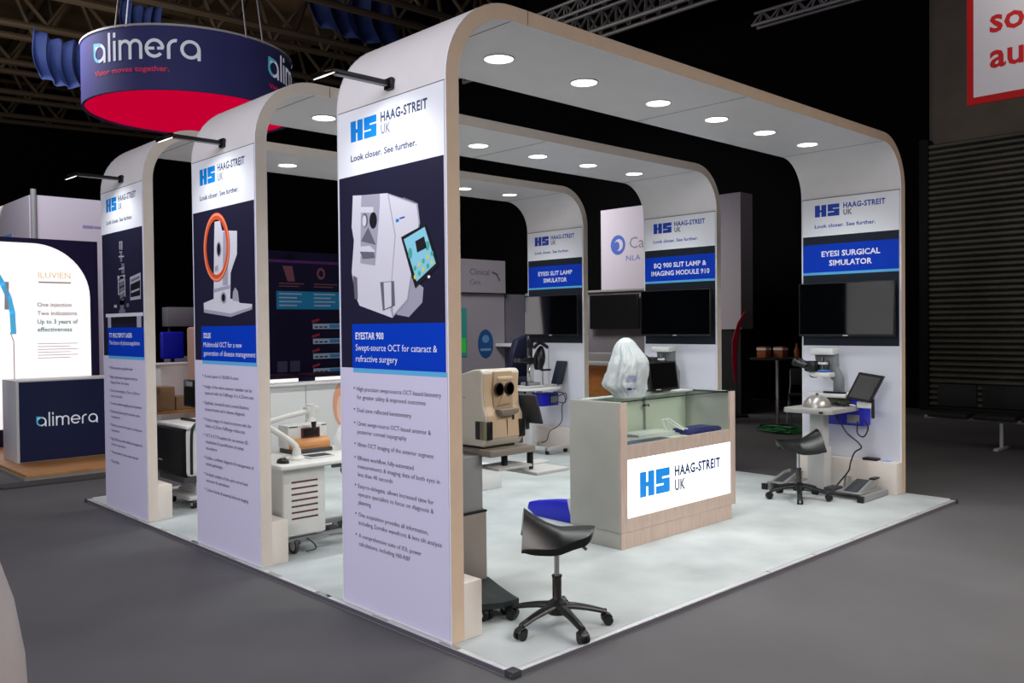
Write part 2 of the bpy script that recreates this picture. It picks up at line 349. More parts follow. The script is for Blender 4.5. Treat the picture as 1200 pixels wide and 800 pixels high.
AY = (0.0, 2.0055, 3.9654); AW = 5.55; AH = 3.357; TH = .08; RO = .46
def arch_path(r, x0, x1, top, n=14):
    p = [(x0, T)]
    for i in range(n+1): a = PI-(PI/2)*i/n; p.append((x0+r+r*math.cos(a), top-r+r*math.sin(a)))
    for i in range(n+1): a = PI/2-(PI/2)*i/n; p.append((x1-r+r*math.cos(a), top-r+r*math.sin(a)))
    p.append((x1, T)); return p
def header(p, dark):
    p.hs(.147, 2.697, .255, .117, dark, PRINTW)
    c1 = INK if dark is LBLUE else DBLUE
    p.text('HAAG-STREIT', .442, 2.765, .05, c1, width=.412, bold=1.4); p.text('UK', .442, 2.698, .05, INKG, width=.09, bold=1.9)
    p.text('Look closer. See further.', .145, 2.588, .034, INK if dark is LBLUE else DBLUE, width=.615, bold=True)
def make_arch(y0, label):
    t = thing('display_arch', label, 'display stand', (0, y0, T), 0, 'white display arches of the stand')
    o = arch_path(RO, 0, AW, AH); i_ = arch_path(RO-TH, TH, AW-TH, AH-TH); n = len(o); mb = MB(); y1 = y0+1
    for a, mt in ((y0, BEIGE if y0 < 1 else BEIGE2), (y1, BEIGE if y0 < 1 else BEIGE2)):
        mb.raw([(x, a, z) for x, z in o]+[(x, a, z) for x, z in i_], [(k, k+1, n+k+1, n+k) for k in range(n-1)], mt)
    mb.grid([[(x, y0, z), (x, y1, z)] for x, z in o], WHITE); mb.grid([[(x, y0, z), (x, y1, z)] for x, z in i_], WHITE)
    # pale edge lips that frame the wooden edge, and the panel joints
    for x in (.46, 2.80, 5.09): mb.box((x-.003, y0+.01, AH-TH-.0015), (x+.003, y1-.01, AH-TH+.01), SEAM)
    mb.box((.578, y0-.0012, AH-TH+.002), (.582, y0+.01, AH-.002), SEAM)
    mb.box((-.0015, y0+.012, 2.878), (.01, y1-.012, 2.884), SEAM); mb.box((AW-TH-.01, y0+.012, 2.878), (AW-TH+.0015, y1-.012, 2.884), SEAM)
    mb.build('arch_frame', t, ang=25)
    mb = MB()
    for off in (0, .994):
        for path, s_ in ((o, 1), (i_, -1)):
            q = []
            for k, (x, z) in enumerate(path):
                a = path[max(0, k-1)]; b = path[min(n-1, k+1)]; dx, dz = b[0]-a[0], b[1]-a[1]; L_ = math.hypot(dx, dz); q.append((x-dz/L_*.002*s_, z+dx/L_*.002*s_))
            mb.grid([[(x, y0+off, z), (x, y0+off+.006, z)] for x, z in q], PRINTW)
    mb.build('edge_lipping', t)
    for x0, x1 in ((TH, .2016), (AW-TH-.122, AW-TH)):
        MB().box((x0, y0, T), (x1, y1, .327), BLOCKW, .002).build('foot_block', t)
    # downlights along the soffit
    d0 = None
    for x in (.855, 1.635, 2.455, 3.22, 3.95, 4.70):
        if d0 is None or True:
            r = MB(); zc = AH-TH; pos = (x, y0+.53, zc)
            r.lathe([(.098, -.001), (.098, -.006), (.088, -.008), (.086, -.003)], WHITE, pos, 32)
            d = r.build('downlight', t); MB().lathe([(.086, -.0035), (.0, -.006)], LAMP, pos, 32).build('lens', d)
            l = bpy.data.lights.new('downlight_lamp', 'SPOT'); l.energy = 47; l.spot_size = math.radians(128); l.spot_blend = .9; l.shadow_soft_size = .09; l.color = (.97, 1.0, 1.0)
            lo = bpy.data.objects.new('downlight_lamp', l); C.objects.link(lo); lo.parent = d; lo.location = Vector((x, y0+.53, zc-.03))-wpos(d)
    return t
def bullets(p, lines):
    for v, rows in lines:
        p.disc(.147, v+.004, .006, .006, INKB, 2, 8)
        for k, (s_, e) in enumerate(rows): p.text(s_, .174, v-.011-k*.047, .024, INKB, width=e-.174)
def poster(t, y0, draw, title, sub, lines):
    mb = MB(); y1 = y0+1
    mb.box((-.004, y0+.012, T+.012), (.002, y1-.012, 2.878), PRINTL)
    p = Print(lambda u, v, l: (-.004-.0006*l, y1-u, v), mb)
    p.rect(.014, 2.506, .986, 2.876, PRINTW, 1); p.rect(.02, 1.413, .98, 2.506, PRINTD, 1)
    header(p, LBLUE); draw(p)
    p.rect(.137, 1.413, .98, 1.663, BLUE, 5); p.rect(.140, 1.387, .986, 1.412, STRIP, 2)
    p.text(title, .172, 1.577, .037, TXTW, width=.025*len(title) if len(title) < 14 else .55, layer=6, bold=True)
    for k, s_ in enumerate(sub): p.text(s_[0], .172, 1.512-.063*k, .036, TXTW, width=s_[1]-.172, layer=6)
    bullets(p, lines); mb.build('poster_panel', t)

PW = mat('print_device_white', '#dcdbe6', .5); PG = mat('print_device_grey', '#a9a8b8', .5); PDG = mat('print_device_dark_grey', '#6c6b7a', .5); PK = mat('print_device_black', '#17161f', .5)  # includes the darker grey of the printed devices
POR = mat('print_ring_orange', '#e2552b', .5); PSC = mat('print_screen_cyan', '#8fd6ea', .5); PSY = mat('print_screen_yellow', '#d8dc78', .5); PSG = mat('print_screen_teal', '#4bb3a0', .5)
def draw_biometer(p):
    p.poly([(.67, 1.92), (.804, 1.846), (.793, 1.77), (.676, 1.696), (.566, 1.71), (.60, 1.80)], PG, 2)
    p.poly([(.161, 2.395), (.251, 2.387), (.498, 2.37), (.765, 2.285), (.782, 2.184), (.668, 1.78), (.529, 1.693), (.214, 1.767), (.177, 1.819), (.139, 1.961), (.166, 2.139), (.145, 2.217)], PW, 3)
    p.poly([(.498, 2.37), (.765, 2.285), (.782, 2.184), (.668, 1.78), (.529, 1.693), (.509, 1.75), (.518, 1.857), (.56, 2.134)], PG, 4)
    p.poly([(.51, 2.36), (.755, 2.28), (.772, 2.184), (.664, 1.79), (.54, 1.71), (.525, 1.857), (.57, 2.134)], PW, 5)
    p.line([(.64, 2.33), (.74, 2.295)], .006, PDG, 6)
    p.poly([(.251, 2.387), (.425, 2.374), (.424, 2.315), (.40, 2.15), (.373, 1.986), (.231, 2.007), (.243, 2.322)], PG, 5)
    p.poly([(.243, 2.322), (.366, 2.309), (.365, 2.278), (.242, 2.290)], PW, 6)
    p.disc(.281, 2.243, .030, .040, PDG, 6); p.disc(.276, 2.240, .020, .032, PW, 7); p.disc(.362, 2.235, .036, .046, PK, 6)
    p.poly([(.313, 2.202), (.385, 2.098), (.239, 2.130)], PDG, 6)
    p.poly([(.205, 2.10), (.328, 2.098), (.375, 2.067), (.374, 2.03), (.254, 2.034), (.21, 2.072)], PW, 7); p.poly([(.23, 2.072), (.37, 2.06), (.374, 2.028), (.256, 2.03)], PDG, 8)
    p.poly([(.421, 1.891), (.55, 1.892), (.557, 1.759), (.442, 1.734)], PDG, 6); p.poly([(.455, 1.888), (.525, 1.888), (.525, 1.757), (.462, 1.742)], PW, 7)
    p.poly([(.154, 1.941), (.195, 1.927), (.199, 1.803), (.169, 1.806)], PDG, 6)
    p.rect(.573, 2.205, .60, 2.222, LBLUE, 6); p.line([(.61, 2.222), (.65, 2.226)], .008, DBLUE, 6)
    p.poly([(.619, 2.122), (.833, 2.174), (.935, 1.954), (.737, 1.846)], PK, 8); p.poly([(.645, 2.108), (.825, 2.158), (.913, 1.965), (.752, 1.88)], PSC, 9)
    p.poly([(.745, 2.09), (.82, 2.11), (.84, 2.05), (.76, 2.03)], PK, 10)
    for i in range(5):
        for j in range(2): p.disc(.74+i*.036-.0*j, 1.94+i*.017-.045*j+.01, .012, .014, PSY if (i+j) % 2 else PSG, 10, 8)
    p.disc(.70, 2.03, .018, .03, PSG, 10, 10); p.disc(.845, 2.06, .018, .025, PSG, 10, 10)
    p.disc(.855, 1.90, .012, .008, TXTW, 9, 8)
def draw_solix(p):
    p.poly([(.184, 1.764), (.179, 1.834), (.349, 1.861), (.70, 1.85), (.756, 1.82), (.933, 1.808), (.93, 1.772), (.614, 1.726)], PW, 2)
    p.poly([(.184, 1.764), (.614, 1.726), (.93, 1.772), (.93, 1.79), (.614, 1.75), (.182, 1.79)], PG, 3)
    p.poly([(.645, 1.84), (.655, 1.90), (.69, 1.93), (.73, 1.90), (.745, 1.83)], PG, 3)
    p.poly([(.349, 1.84), (.373, 2.275), (.385, 2.412), (.472, 2.411), (.502, 2.34), (.732, 2.318), (.726, 2.159), (.66, 2.08), (.625, 2.032), (.612, 1.84)], PW, 4)
    p.poly([(.35, 1.93), (.61, 1.95), (.61, 1.925), (.35, 1.905)], PG, 5); p.poly([(.52, 2.33), (.60, 2.32), (.58, 1.95), (.50, 1.95)], PG, 5)
    p.disc(.448, 2.211, .04, .055, PG, 6); p.disc(.448, 2.211, .026, .045, PK, 7); p.disc(.51, 1.864, .045, .042, PG, 6); p.disc(.51, 1.864, .028, .028, PK, 7)
    p.poly([(.38, 2.09), (.43, 2.10), (.43, 2.06), (.38, 2.055)], PG, 6)
    p.ring(.412, 2.228, .185, .222, .05, POR, 8, 60); p.ring(.412, 2.228, .196, .233, .015, mat('print_ring_pale', '#f09a76', .5), 9, 60)
def draw_laser(p):
    p.rect(.452, 2.32, .525, 2.415, PG, 2); p.rect(.470, 2.325, .508, 2.41, PDG, 3)
    for (u0, v0, u1, v1, m_) in ((.47, 2.22, .52, 2.32, PDG), (.50, 2.12, .57, 2.22, PDG), (.40, 2.09, .58, 2.12, PG), (.405, 1.95, .43, 2.09, PG), (.555, 1.93, .58, 2.10, PG), (.45, 1.82, .54, 2.11, PDG), (.43, 1.86, .56, 1.90, PK), (.30, 1.84, .37, 1.865, PG), (.42, 1.79, .57, 1.82, PDG), (.60, 1.84, .66, 1.87, PDG)):
        p.rect(u0, v0, u1, v1, m_, 3)
    for k in range(9): p.line([(.44, 1.90+k*.055), (.56, 1.93+k*.05)], .012, PG if k % 2 else PK, 4)
    p.poly([(.688, 2.093), (.934, 2.123), (.925, 1.901), (.689, 1.895)], PG, 2); p.poly([(.70, 2.03), (.92, 2.06), (.914, 1.93), (.70, 1.92)], PK, 3); p.line([(.72, 1.965), (.90, 1.985)], .016, PG, 4); p.line([(.72, 2.06), (.90, 2.085)], .02, PDG, 4)
    p.rect(.09, 1.758, .975, 1.788, PW, 4); p.rect(.14, 1.66, .22, 1.758, PG, 3); p.rect(.83, 1.66, .93, 1.758, PG, 3); p.rect(.22, 1.70, .83, 1.758, PK, 3)
arches = []
a = make_arch(AY[0], 'nearest white display arch, its side poster showing a boxy eye measuring machine with screen'); arches.append(a)
poster(a, AY[0], draw_biometer, 'EYESTAR 900', [('Swept-source OCT for cataract &', .913), ('refractive surgery', .572)], [
    (1.293, [('High precision swept-source OCT-based biometry', .938), ('for greater safety & improved outcomes', .81)]), (1.172, [('Dual zone reflected keratometry', .685)]),
    (1.095, [('12mm swept-source OCT-based anterior &', .851), ('posterior corneal topography', .64)]), (.975, [('18mm OCT imaging of the anterior segment', .872)]),
    (.897, [('Efficient workflow, fully-automated', .70), ('measurements & imaging data of both eyes in', .92), ('less than 40 seconds', .51)]),
    (.737, [('Easy-to-delegate, allows increased time for', .867), ('eyecare specialists to focus on diagnosis &', .866), ('planning', .30)]),
    (.573, [('One acquisition provides all information,', .82), ('including Zernike wavefront & lens tilt analysis', .93)]), (.452, [('A comprehensive suite of IOL power', .758), ('calculations, including Hill-RBF', .661)])])
a = make_arch(AY[1], 'middle white display arch, its side poster showing an orange ringed scanner'); arches.append(a)
poster(a, AY[1], draw_solix, 'SOLIX', [('Multimodal OCT for a new', .777), ('generation of disease management', .975)], [
    (1.297, [('A-scan speed of 120,000 A-scans', .714)]), (1.22, [('Images of the entire anterior chamber can be', .91), ('captured with the FullRange 16 x 6.25mm scan', .93)]),
    (1.10, [('Epithelial, stromal & total corneal thickness', .863), ('measurements aid in disease diagnosis', .80)]), (.977, [('Precise images of retinal structures with the', .89), ('16mm x 6.25mm FullRange retina scan', .80)]),
    (.86, [('OCT & OCTA analytics for non-invasive 3D', .84), ('visualisation & quantification of retinal', .773), ('vasculature', .36)]), (.695, [('Enables confident diagnosis & management of', .917), ('retinal pathologies', .45)]),
    (.573, [('In-depth analysis of the optic nerve head', .828), ('structure & vasculature', .55)]), (.457, [('Colour fundus & external infrared imaging', .831)])])
a = make_arch(AY[2], 'farthest white display arch, its side poster showing a slim laser microscope on a table'); arches.append(a)
poster(a, AY[2], draw_laser, 'TT MULTISPOT LASER', [('The future of photocoagulation', .894)], [
    (1.305, [('Multi-spot photocoagulation laser', .716)]), (1.222, [('High quality laser integrated with the', .82), ('Haag-Streit slit lamp', .62)]), (1.10, [('Choice of wavelengths, 577nm or 532nm in', .86), ('one console', .46)]),
    (.985, [('A smart solution supplying safe treatments', .90)]), (.912, [('Dedicated planning for intuitive pulse', .86), ('treatment', .40)]), (.79, [('Patterns: power from pulse to continuous', .90), ('treatment', .38)]),
    (.664, [('High efficiency with multifocal navigation &', .90), ('micropulse', .52)]), (.546, [('Titrate power to show areas selected', .80)]), (.46, [('577nm/532nm', .357)])])
for a, y0, rows in zip(arches, AY, ((('EYESI SURGICAL', .588), ('SIMULATOR', .43)), (('BQ 900 SLIT LAMP &', .72), ('IMAGING MODULE 910', .80)), (('EYESI SLIT LAMP', .61), ('SIMULATOR', .42)))):
    mb = MB(); X = AW-TH; y1 = y0+1
    mb.box((X-.006, y0+.016, .33), (X+.002, y1-.016, 2.878), mat('print_cool_white', '#dcdee8', .5) if 'print_cool_white' not in MATS else MATS['print_cool_white'])
    p = Print(lambda u, v, l: (X-.006-.0007*l, y1-u, v), mb)
    p.rect(.018, 2.506, .982, 2.876, PRINTW, 1); p.rect(.018, 1.415, .982, 2.506, PRINTD2, 1); p.rect(.018, 2.145, .982, 2.423, BLUE, 2); p.rect(.018, 2.120, .982, 2.145, STRIP, 2)
    header(p, DBLUE)
    for k, (s_, w_) in enumerate(rows): p.text(s_, .51-w_/2, 2.30-.092*k, .052, TXTW, width=w_, layer=3, bold=True)
    mb.build('information_panel', a)

# televisions on the right legs
for y0, label in zip(AY, ('wide black television on the surgical simulator panel of the nearest arch', 'wide black television on the imaging module panel of the middle arch', 'wide black television on the slit lamp simulator panel of the farthest arch')):
    t = thing('television', label, 'television', (5.42, y0+.51, 1.77), 0, 'televisions on the arch legs')
    MB().box((5.385, y0+.03, 1.508), (5.415, y0+.99, 2.035), BLACKP, .004).build('housing', t)
    MB().box((5.383, y0+.042, 1.53), (5.386, y0+.978, 2.025), SCREEN).build('screen', t)
    MB().box((5.415, y0+.35, 1.62), (5.4645, y0+.65, 1.92), BLACKM, .004).build('wall_bracket', t)
    MB().box((5.382, y0+.48, 1.512), (5.386, y0+.53, 1.522), LGREY).build('maker_badge', t)
# arm spotlights above the side posters
BRONZE = mat('lamp_bronze', '#3b3230', .25, .9)
for y0, label in zip(AY, ('black arm spotlight over the eye measuring machine poster', 'black arm spotlight over the orange ringed scanner poster', 'black arm spotlight over the laser microscope poster')):
    yc = y0+.47; z = 2.952
    t = thing('arm_spotlight', label, 'spotlight', (0, yc, z), 0, 'arm spotlights over the posters')
    mb = MB(); mb.box((-.02, yc-.035, z-.03), (.0, yc+.035, z+.03), BLACKP, .003); mb.build('wall_plate', t)
    mb = MB(); mb.box((-.36, yc-.018, z-.012), (-.015, yc+.018, z+.014), BLACKP, .004, X=None); mb.box((-.35, yc-.014, z-.016), (-.03, yc+.014, z-.012), GREYP); mb.build('arm', t)
    X = Matrix.Translation(Vector((-.40, yc, z-.01))) @ Matrix.Rotation(math.radians(-24), 4, 'Y')
    mb = MB(); mb.cyl((-.03, 0, .004), (.05, 0, .004), .012, BRONZE, n=12, X=X); mb.box((-.06, -.065, -.016), (.02, .065, .010), BRONZE, .008, X=X); h = mb.build('lamp_head', t)
    mb = MB(); mb.box((-.05, -.055, -.019), (.01, .055, -.0155), LAMP2, X=X); mb.build('lens', h)
    l = bpy.data.lights.new('arm_spotlight_lamp', 'SPOT'); l.energy = 11; l.spot_size = math.radians(120); l.spot_blend = .7; l.shadow_soft_size = .05; l.color = (.96, .98, 1)
    lo = bpy.data.objects.new('arm_spotlight_lamp', l); C.objects.link(lo); lo.parent = h; lo.location = Vector((-.42, yc, z-.07))-wpos(h); lo.rotation_euler = (Vector((.30, 0, -.42))).to_track_quat('-Z', 'Y').to_euler()

# ------------------------------------------------------------------ reception counter
t = thing('showcase_counter', 'grey showcase counter with lit logo sign and glazed top display', 'counter', (2.77, .8, T))
X0, X1, Y0, Y1 = 2.03, 3.515, .56, 1.055
MB().box((X0+.004, Y0+.012, T), (X1-.055, Y1-.02, .152), CTRBODY, .002).box((X0+.004, Y0+.004, T), (X1-.055, Y0+.014, .150), CTRWOOD).build('plinth', t)
mb = MB(); mb.box((X0, Y0+.02, .154), (X0+.05, Y1, 1.086), CTRBODY, .002); mb.box((X1-.05, Y0+.02, .154), (X1, Y1, 1.086), CTRBODY, .002); mb.box((X0+.05, Y0+.03, .154), (X1-.05, Y1-.02, .20), CTRBODY)
mb.box((X0+.05, Y1-.02, .154), (X1-.05, Y1, .74), CTRBODY); mb.build('carcass', t)
mb = MB()
mb.box((X0, Y0, .152), (X0+.072, Y0+.022, 1.087), CTRWOOD, .0015); mb.box((X1-.072, Y0, .152), (X1, Y0+.022, 1.087), CTRWOOD, .0015)
mb.box((X0+.072, Y0, .152), (X1-.072, Y0+.022, .248), CTRWOOD); mb.box((X0+.072, Y0, .672), (X1-.072, Y0+.022, .776), CTRWOOD)
mb.build('front_frame', t)
mb = MB(); mb.box((X0+.072, Y0+.004, .25), (X1-.072, Y0+.02, .670), LIT); p = Print(panel_y(Y0+.004, 0), mb)
LITB = mat('lit_sign_blue', '#0c7fd2', .4, emis=.5); LITN = mat('lit_sign_navy', '#1f3a68', .4, emis=.25); LITG = mat('lit_sign_grey', '#6f7886', .4, emis=.2)
p.hs(2.247, .378, .363, .186, LITB, LIT, 2); p.text('HAAG-STREIT', 2.672, .487, .072, LITN, width=.62, bold=1.7); p.text('UK', 2.672, .374, .078, LITG, width=.14, bold=2.0); mb.build('lit_sign', t)
mb = MB(); mb.box((X0+.05, Y0+.022, .735), (X1-.05, Y1-.02, .755), CTRIN); mb.build('display_shelf', t)
mb = MB(); mb.box((X0+.05, Y1-.02, .74), (2.93, Y1-.005, 1.07), CTRIN); mb.build('sliding_door', t)
mb = MB(); mb.box((2.90, Y1-.036, .755), (X1-.05, Y1-.022, 1.07), CTRIN); d = mb.build('sliding_door', t)
mb = MB(); mb.box((2.895, Y1-.04, .755), (2.905, Y1-.02, 1.07), ALU); mb.cyl((2.90, Y1-.075, .985), (2.90, Y1-.03, .985), .012, CHROME, n=12); mb.box((2.86, Y1-.05, .978), (2.93, Y1-.042, .992), CHROMED); mb.build('door_lock', d)
mb = MB(); mb.box((X0+.05, Y0+.004, .776), (X1-.05, Y0+.010, 1.08), GLASS); mb.build('front_glass', t)
mb = MB(); mb.box((X0+.012, Y0+.004, 1.088), (X1-.012, Y1-.004, 1.096), GLASS)
mb.build('glass_top', t); mb = MB(); mb.box((X0+.012, Y0+.001, 1.0885), (X1-.012, Y0+.004, 1.0955), mat('glass_edge_green', '#1d2f2a', .2)); mb.build('glass_edge', t)
mb = MB(); mb.box((X0+.05, Y0+.022, 1.075), (X0+.075, Y1-.02, 1.0865), BLACKP); mb.box((X1-.075, Y0+.022, 1.075), (X1-.05, Y1-.02, 1.0865), BLACKP); mb.box((X0+.075, Y1-.13, 1.075), (X1-.075, Y1-.005, 1.0865), OFFW); mb.build('top_rail', t)
ZT = 1.0965
# things inside the showcase
NB = mat('brochure_navy', '#15264a', .4); 
t = thing('brochure_stack', 'navy brochures lying at the left end of the showcase shelf', 'brochure', (2.3, .78, .756))
MB().box((2.09, .588, .7555), (2.72, .73, .768), NB, .002).build('cover', t); MB().box((2.12, .60, .768), (2.36, .71, .7725), mat('brochure_blue', '#27457c', .4), .001).build('leaflet', t)
mb = MB(); mb.prism([(2.22, .745), (2.99, .745), (2.99, .99), (2.22, .99)], .7555, .775, LGREY, bev=.003); mb.prism([(2.50, .77), (2.95, .755), (2.96, .96), (2.51, .97)], .775, .795, OFFW, bev=.003)
tag(mb.build('document_tray'), 'flat white document wallet on the middle of the showcase shelf', 'document')
PURP = mat('pouch_purple_blue', '#2b2a70', .5, noise=.2, scale=30)
t = thing('zip_pouch', 'purple blue pouch at the right end of the showcase shelf', 'pouch', (3.22, .72, .756))
MB().box((3.02, .62, .7555), (3.41, .84, .80), PURP, .015).build('pouch_body', t); MB().tube([(3.03, .64, .80), (3.2, .635, .804), (3.39, .64, .80)], .004, BLACKP).build('zip', t)
mb = MB()
for k in (0, .05): mb.tube([(2.86+k, .78, .80), (2.84+k, .80, .86), (2.87+k, .80, .885), (2.93+k, .74, .83), (2.99+k, .70, .80)], .007, OFFW, X=None)
tag(mb.build('coiled_lanyard'), 'looped white cable tie beside the purple blue pouch in the showcase', 'cable')
# white carrier bag on the counter top
BAG = mat('carrier_bag_white_film', '#d3dcde', .3, alpha=.9, bump=.25, scale=30)
from mathutils import noise
rows = []
for y_, xa, xb in ((471, 718, 758), (468, 716, 759), (464, 713.5, 760), (461, 708, 761), (458, 704, 761), (455, 703, 761.5), (450, 704.5, 762), (445, 706, 763), (440, 708, 763.5), (435, 709.5, 763.5), (430, 711, 763), (425, 713, 761), (420, 715, 757), (415, 716.5, 753), (410, 719, 749), (406, 722, 746), (403, 726, 742), (401, 730, 738)):
    off = ((xa+xb)/2-737)*.0064; rows.append(((471-y_)*.0064, 2.39+.724*off, .775-.689*off, (xb-xa)/2*.0064*1.13))
FA = [(-2.75, .10, .10), (-2.42, .13, .07), (-2.12, .10, .09), (-1.75, .12, .08), (-1.35, .10, .12), (-.95, .09, .09), (-.3, .12, .12), (.6, .1, .2), (1.5, .12, .2), (2.4, .1, .15), (3.0, .1, .08)]
def bagpt(row, a, h, top):
    _, cx, cy, hw = row; k = 1.09; f = min(1, h/.05)*min(1, (top-h)/.10+.15)
    for a0, amp, wd in FA:
        d = (a-a0-.25*(h-.2)*math.sin(a0*5)+PI) % (2*PI)-PI; k -= 1.7*f*amp*math.exp(-abs(d)/wd)*(.55+.45*math.sin(h*9+a0*7))
    k += f*.05*noise.noise((math.cos(a)*4, math.sin(a)*4, h*11))+f*.03*noise.noise((math.cos(a)*11, math.sin(a)*11, h*25+3))
    return (cx+hw*k*math.cos(a)*.90-hw*k*math.sin(a)*.0, cy+hw*.62*k*math.sin(a), ZT+h+f*.012*noise.noise((a, h*6, 2)))
def bagrow(h):
    for r0, r1 in zip(rows, rows[1:]):
        if r0[0] <= h <= r1[0]:
            t_ = (h-r0[0])/(r1[0]-r0[0]); return tuple(p*(1-t_)+q*t_ for p, q in zip(r0, r1))
    return rows[-1]
N = 220; HB = rows[-1][0]; hs_ = [HB*i/60 for i in range(61)]
g = [[bagpt(bagrow(h), -PI+2*PI*i/N, h, HB) for i in range(N)] for h in hs_]
t = thing('carrier_bag', 'crumpled white plastic carrier bag standing on the showcase counter', 'bag', (2.52, .86, ZT))
mb = MB(); mb.grid(g, BAG, closed=True); mb.raw(g[-1], [tuple(range(N))], BAG, True); bag = mb.build('bag_film', t, ang=50)
def bagfn(u, v, l):
    q = Vector(bagpt(bagrow(v), -2.02+u/.17, v, HB)); r0 = bagrow(v); return q+(q-Vector((r0[1], r0[2], q.z))).normalized()*.004
mb = MB(); p = Print(bagfn, mb)
BAGP = mat('bag_print_blue', '#2b3aa8', .5)
for k in range(8): p.rect(-.035+k*.0045, .062, -.0305+k*.0045, .078, BAGP); 
for k in range(6): p.rect(.01+k*.005, .066, .015+k*.005, .072, BAGP)
for j in range(4):
    for k in range(13 if j % 2 else 15): p.rect(-.035+k*.0055, .122+j*.013, -.0305+k*.0055, .127+j*.013, BAGP)
mb.build('bag_print', t)
# monitor on the counter
t = thing('counter_monitor', 'small black touch monitor standing on the showcase counter beside the white bag', 'monitor', (3.0, .9, ZT))
X = rot('X', -8, (3.0, .90, ZT))
MB().box((-.185, -.015, .008), (.19, .02, .245), BLACKP, .004, X=X).build('housing', t); MB().box((-.165, -.0165, .03), (.172, -.0145, .232), SCREEN, X=X).build('screen', t)
MB().box((-.12, -.0172, .014), (-.06, -.0145, .02), LGREY, X=X).build('maker_badge', t); MB().box((2.90, .90, ZT), (3.10, 1.02, ZT+.012), BLACKP, .003).build('base', t)
# blue bag by the counter
t = thing('tote_bag', 'bright blue tote bag slumped on the carpet behind the showcase counter', 'bag', (2.5, 1.55, T))
mb = MB(); mb.prism([(1.18, T), (1.80, T), (1.90, T+.05), (1.88, T+.11), (1.62, T+.155), (1.32, T+.19), (1.18, T+.20)], 2.40, 2.52, ROYAL, 'x', .012); mb.build('bag_body', t)
mb = MB(); mb.tube([(2.385, 1.40, T+.20), (2.375, 1.37, T+.12), (2.385, 1.34, T+.01)], .012, LGREY); mb.build('strap', t)

# ------------------------------------------------------------------ saddle stools
def stool(loc, rz, label, ph):
    t = thing('saddle_stool', label, 'stool', loc, rz, 'black saddle stools'); B = lambda mb, n, par=t: mb.build(n, par, True)
    mb = MB()
    for k in range(5):
        a = 2*PI*k/5+ph; X = Matrix.Rotation(a, 4, 'Z'); g = []
        for i in range(9):
            u = i/8; x = .03+.235*u; z = .115-.045*u**1.6; wd = .032-.012*u; h = .028-.008*u
            g.append([(x, wd*math.cos(q), z+h*math.sin(q)*.7) for q in [2*PI*j/12 for j in range(12)]])
        mb.grid(g, BLACKP, closed=True, X=X); mb.raw(g[-1], [tuple(range(12))], BLACKP, X=X)
    mb.lathe([(.0, .075), (.05, .075), (.05, .135), (.03, .15), (.0, .15)], BLACKP); B(mb, 'star_base')
    for k in range(5):
        a = 2*PI*k/5+ph; X = Matrix.Rotation(a, 4, 'Z') @ Matrix.Translation(Vector((.262, 0, 0)))
        mb = MB(); mb.cyl((0, 0, .05), (0, 0, .085), .009, CHROMED, n=10, X=X)
        for s_ in (-1, 1): mb.cyl((.012, s_*.008, .0265), (.012, s_*.026, .0265), .0265, BLACKP, n=20, X=X)
        mb.prism([(-.02, .025), (.012, .057), (.04, .04), (.03, .056), (.0, .066), (-.022, .05)], -.024, .024, BLACKP, 'y', .003, X=X); B(mb, 'caster')
    MB_ = MB(); MB_.cyl((0, 0, .14), (0, 0, .275), .025, CHROMED); MB_.cyl((0, 0, .272), (0, 0, .28), .028, BLACKP); B(MB_, 'gas_lift')
    MB_ = MB(); MB_.cyl((0, 0, .27), (0, 0, .505), .0145, CHROME); B(MB_, 'piston')
    # saddle: rear (-x) lifts and spreads into two wings, front (+x) is a narrow rounded nose
    top = []; bot = []; ns, nw = 22, 21
    for i in range(ns):
        s_ = -.17+.375*i/(ns-1); e = (s_+.17)/.375
        hw = (.205-.085*min(1, e*1.25)**.8); cap = 1.0
        if e > .8: cap = math.sqrt(max(0, 1-((e-.8)/.2)**2))
        hw *= max(cap, .05); zc = .535+.105*max(0, (1-e*1.9))**1.5+.004*e
        rt, rb = [], []
        for j in range(nw):
            q = -1+2*j/(nw-1); y = hw*math.sin(q*PI/2*.98); k = (3.2 if e < .5 else 3.2-1.0*(e-.5)/.5); z = zc-k*y*y*(1.0+.35*(1-e))
            th = .062*(1-abs(q)**6)*max(cap, .12)*(1 if e > .12 else .55+.45*e/.12)+.004
            rt.append((s_-.02*abs(q)*(1-e), y, z)); rb.append((s_-.02*abs(q)*(1-e), y*.97, z-th))
        top.append(rt); bot.append(rb)
    loop = [rt+rb[::-1] for rt, rb in zip(top, bot)]
    mb = MB(); mb.grid(loop, BLACKL, closed=True); n = len(loop[0]); mb.raw(loop[0], [tuple(range(n))], BLACKL, True); mb.raw(loop[-1], [tuple(range(n))], BLACKL, True)
    s = B(mb, 'saddle_seat'); md = s.modifiers.new('sub', 'SUBSURF'); md.levels = 1; md.render_levels = 1
    MB_ = MB(); MB_.box((-.08, -.05, .485), (.09, .05, .505), BLACKP, .004); B(MB_, 'seat_plate')
    MB_ = MB(); MB_.tube([(.05, -.04, .49), (.10, -.07, .475), (.145, -.10, .445)], .004, BLACKP); MB_.cyl((.12, -.085, .462), (.15, -.105, .44), .008, BLACKP, n=10); B(MB_, 'height_lever')
    return t
stool((.56, -.20, T), math.radians(-43.6), 'black saddle stool on castors near the front platform corner', .13)
stool((4.60, .58, T), math.radians(136.4), 'black saddle stool on castors at the surgical simulator table', .045)

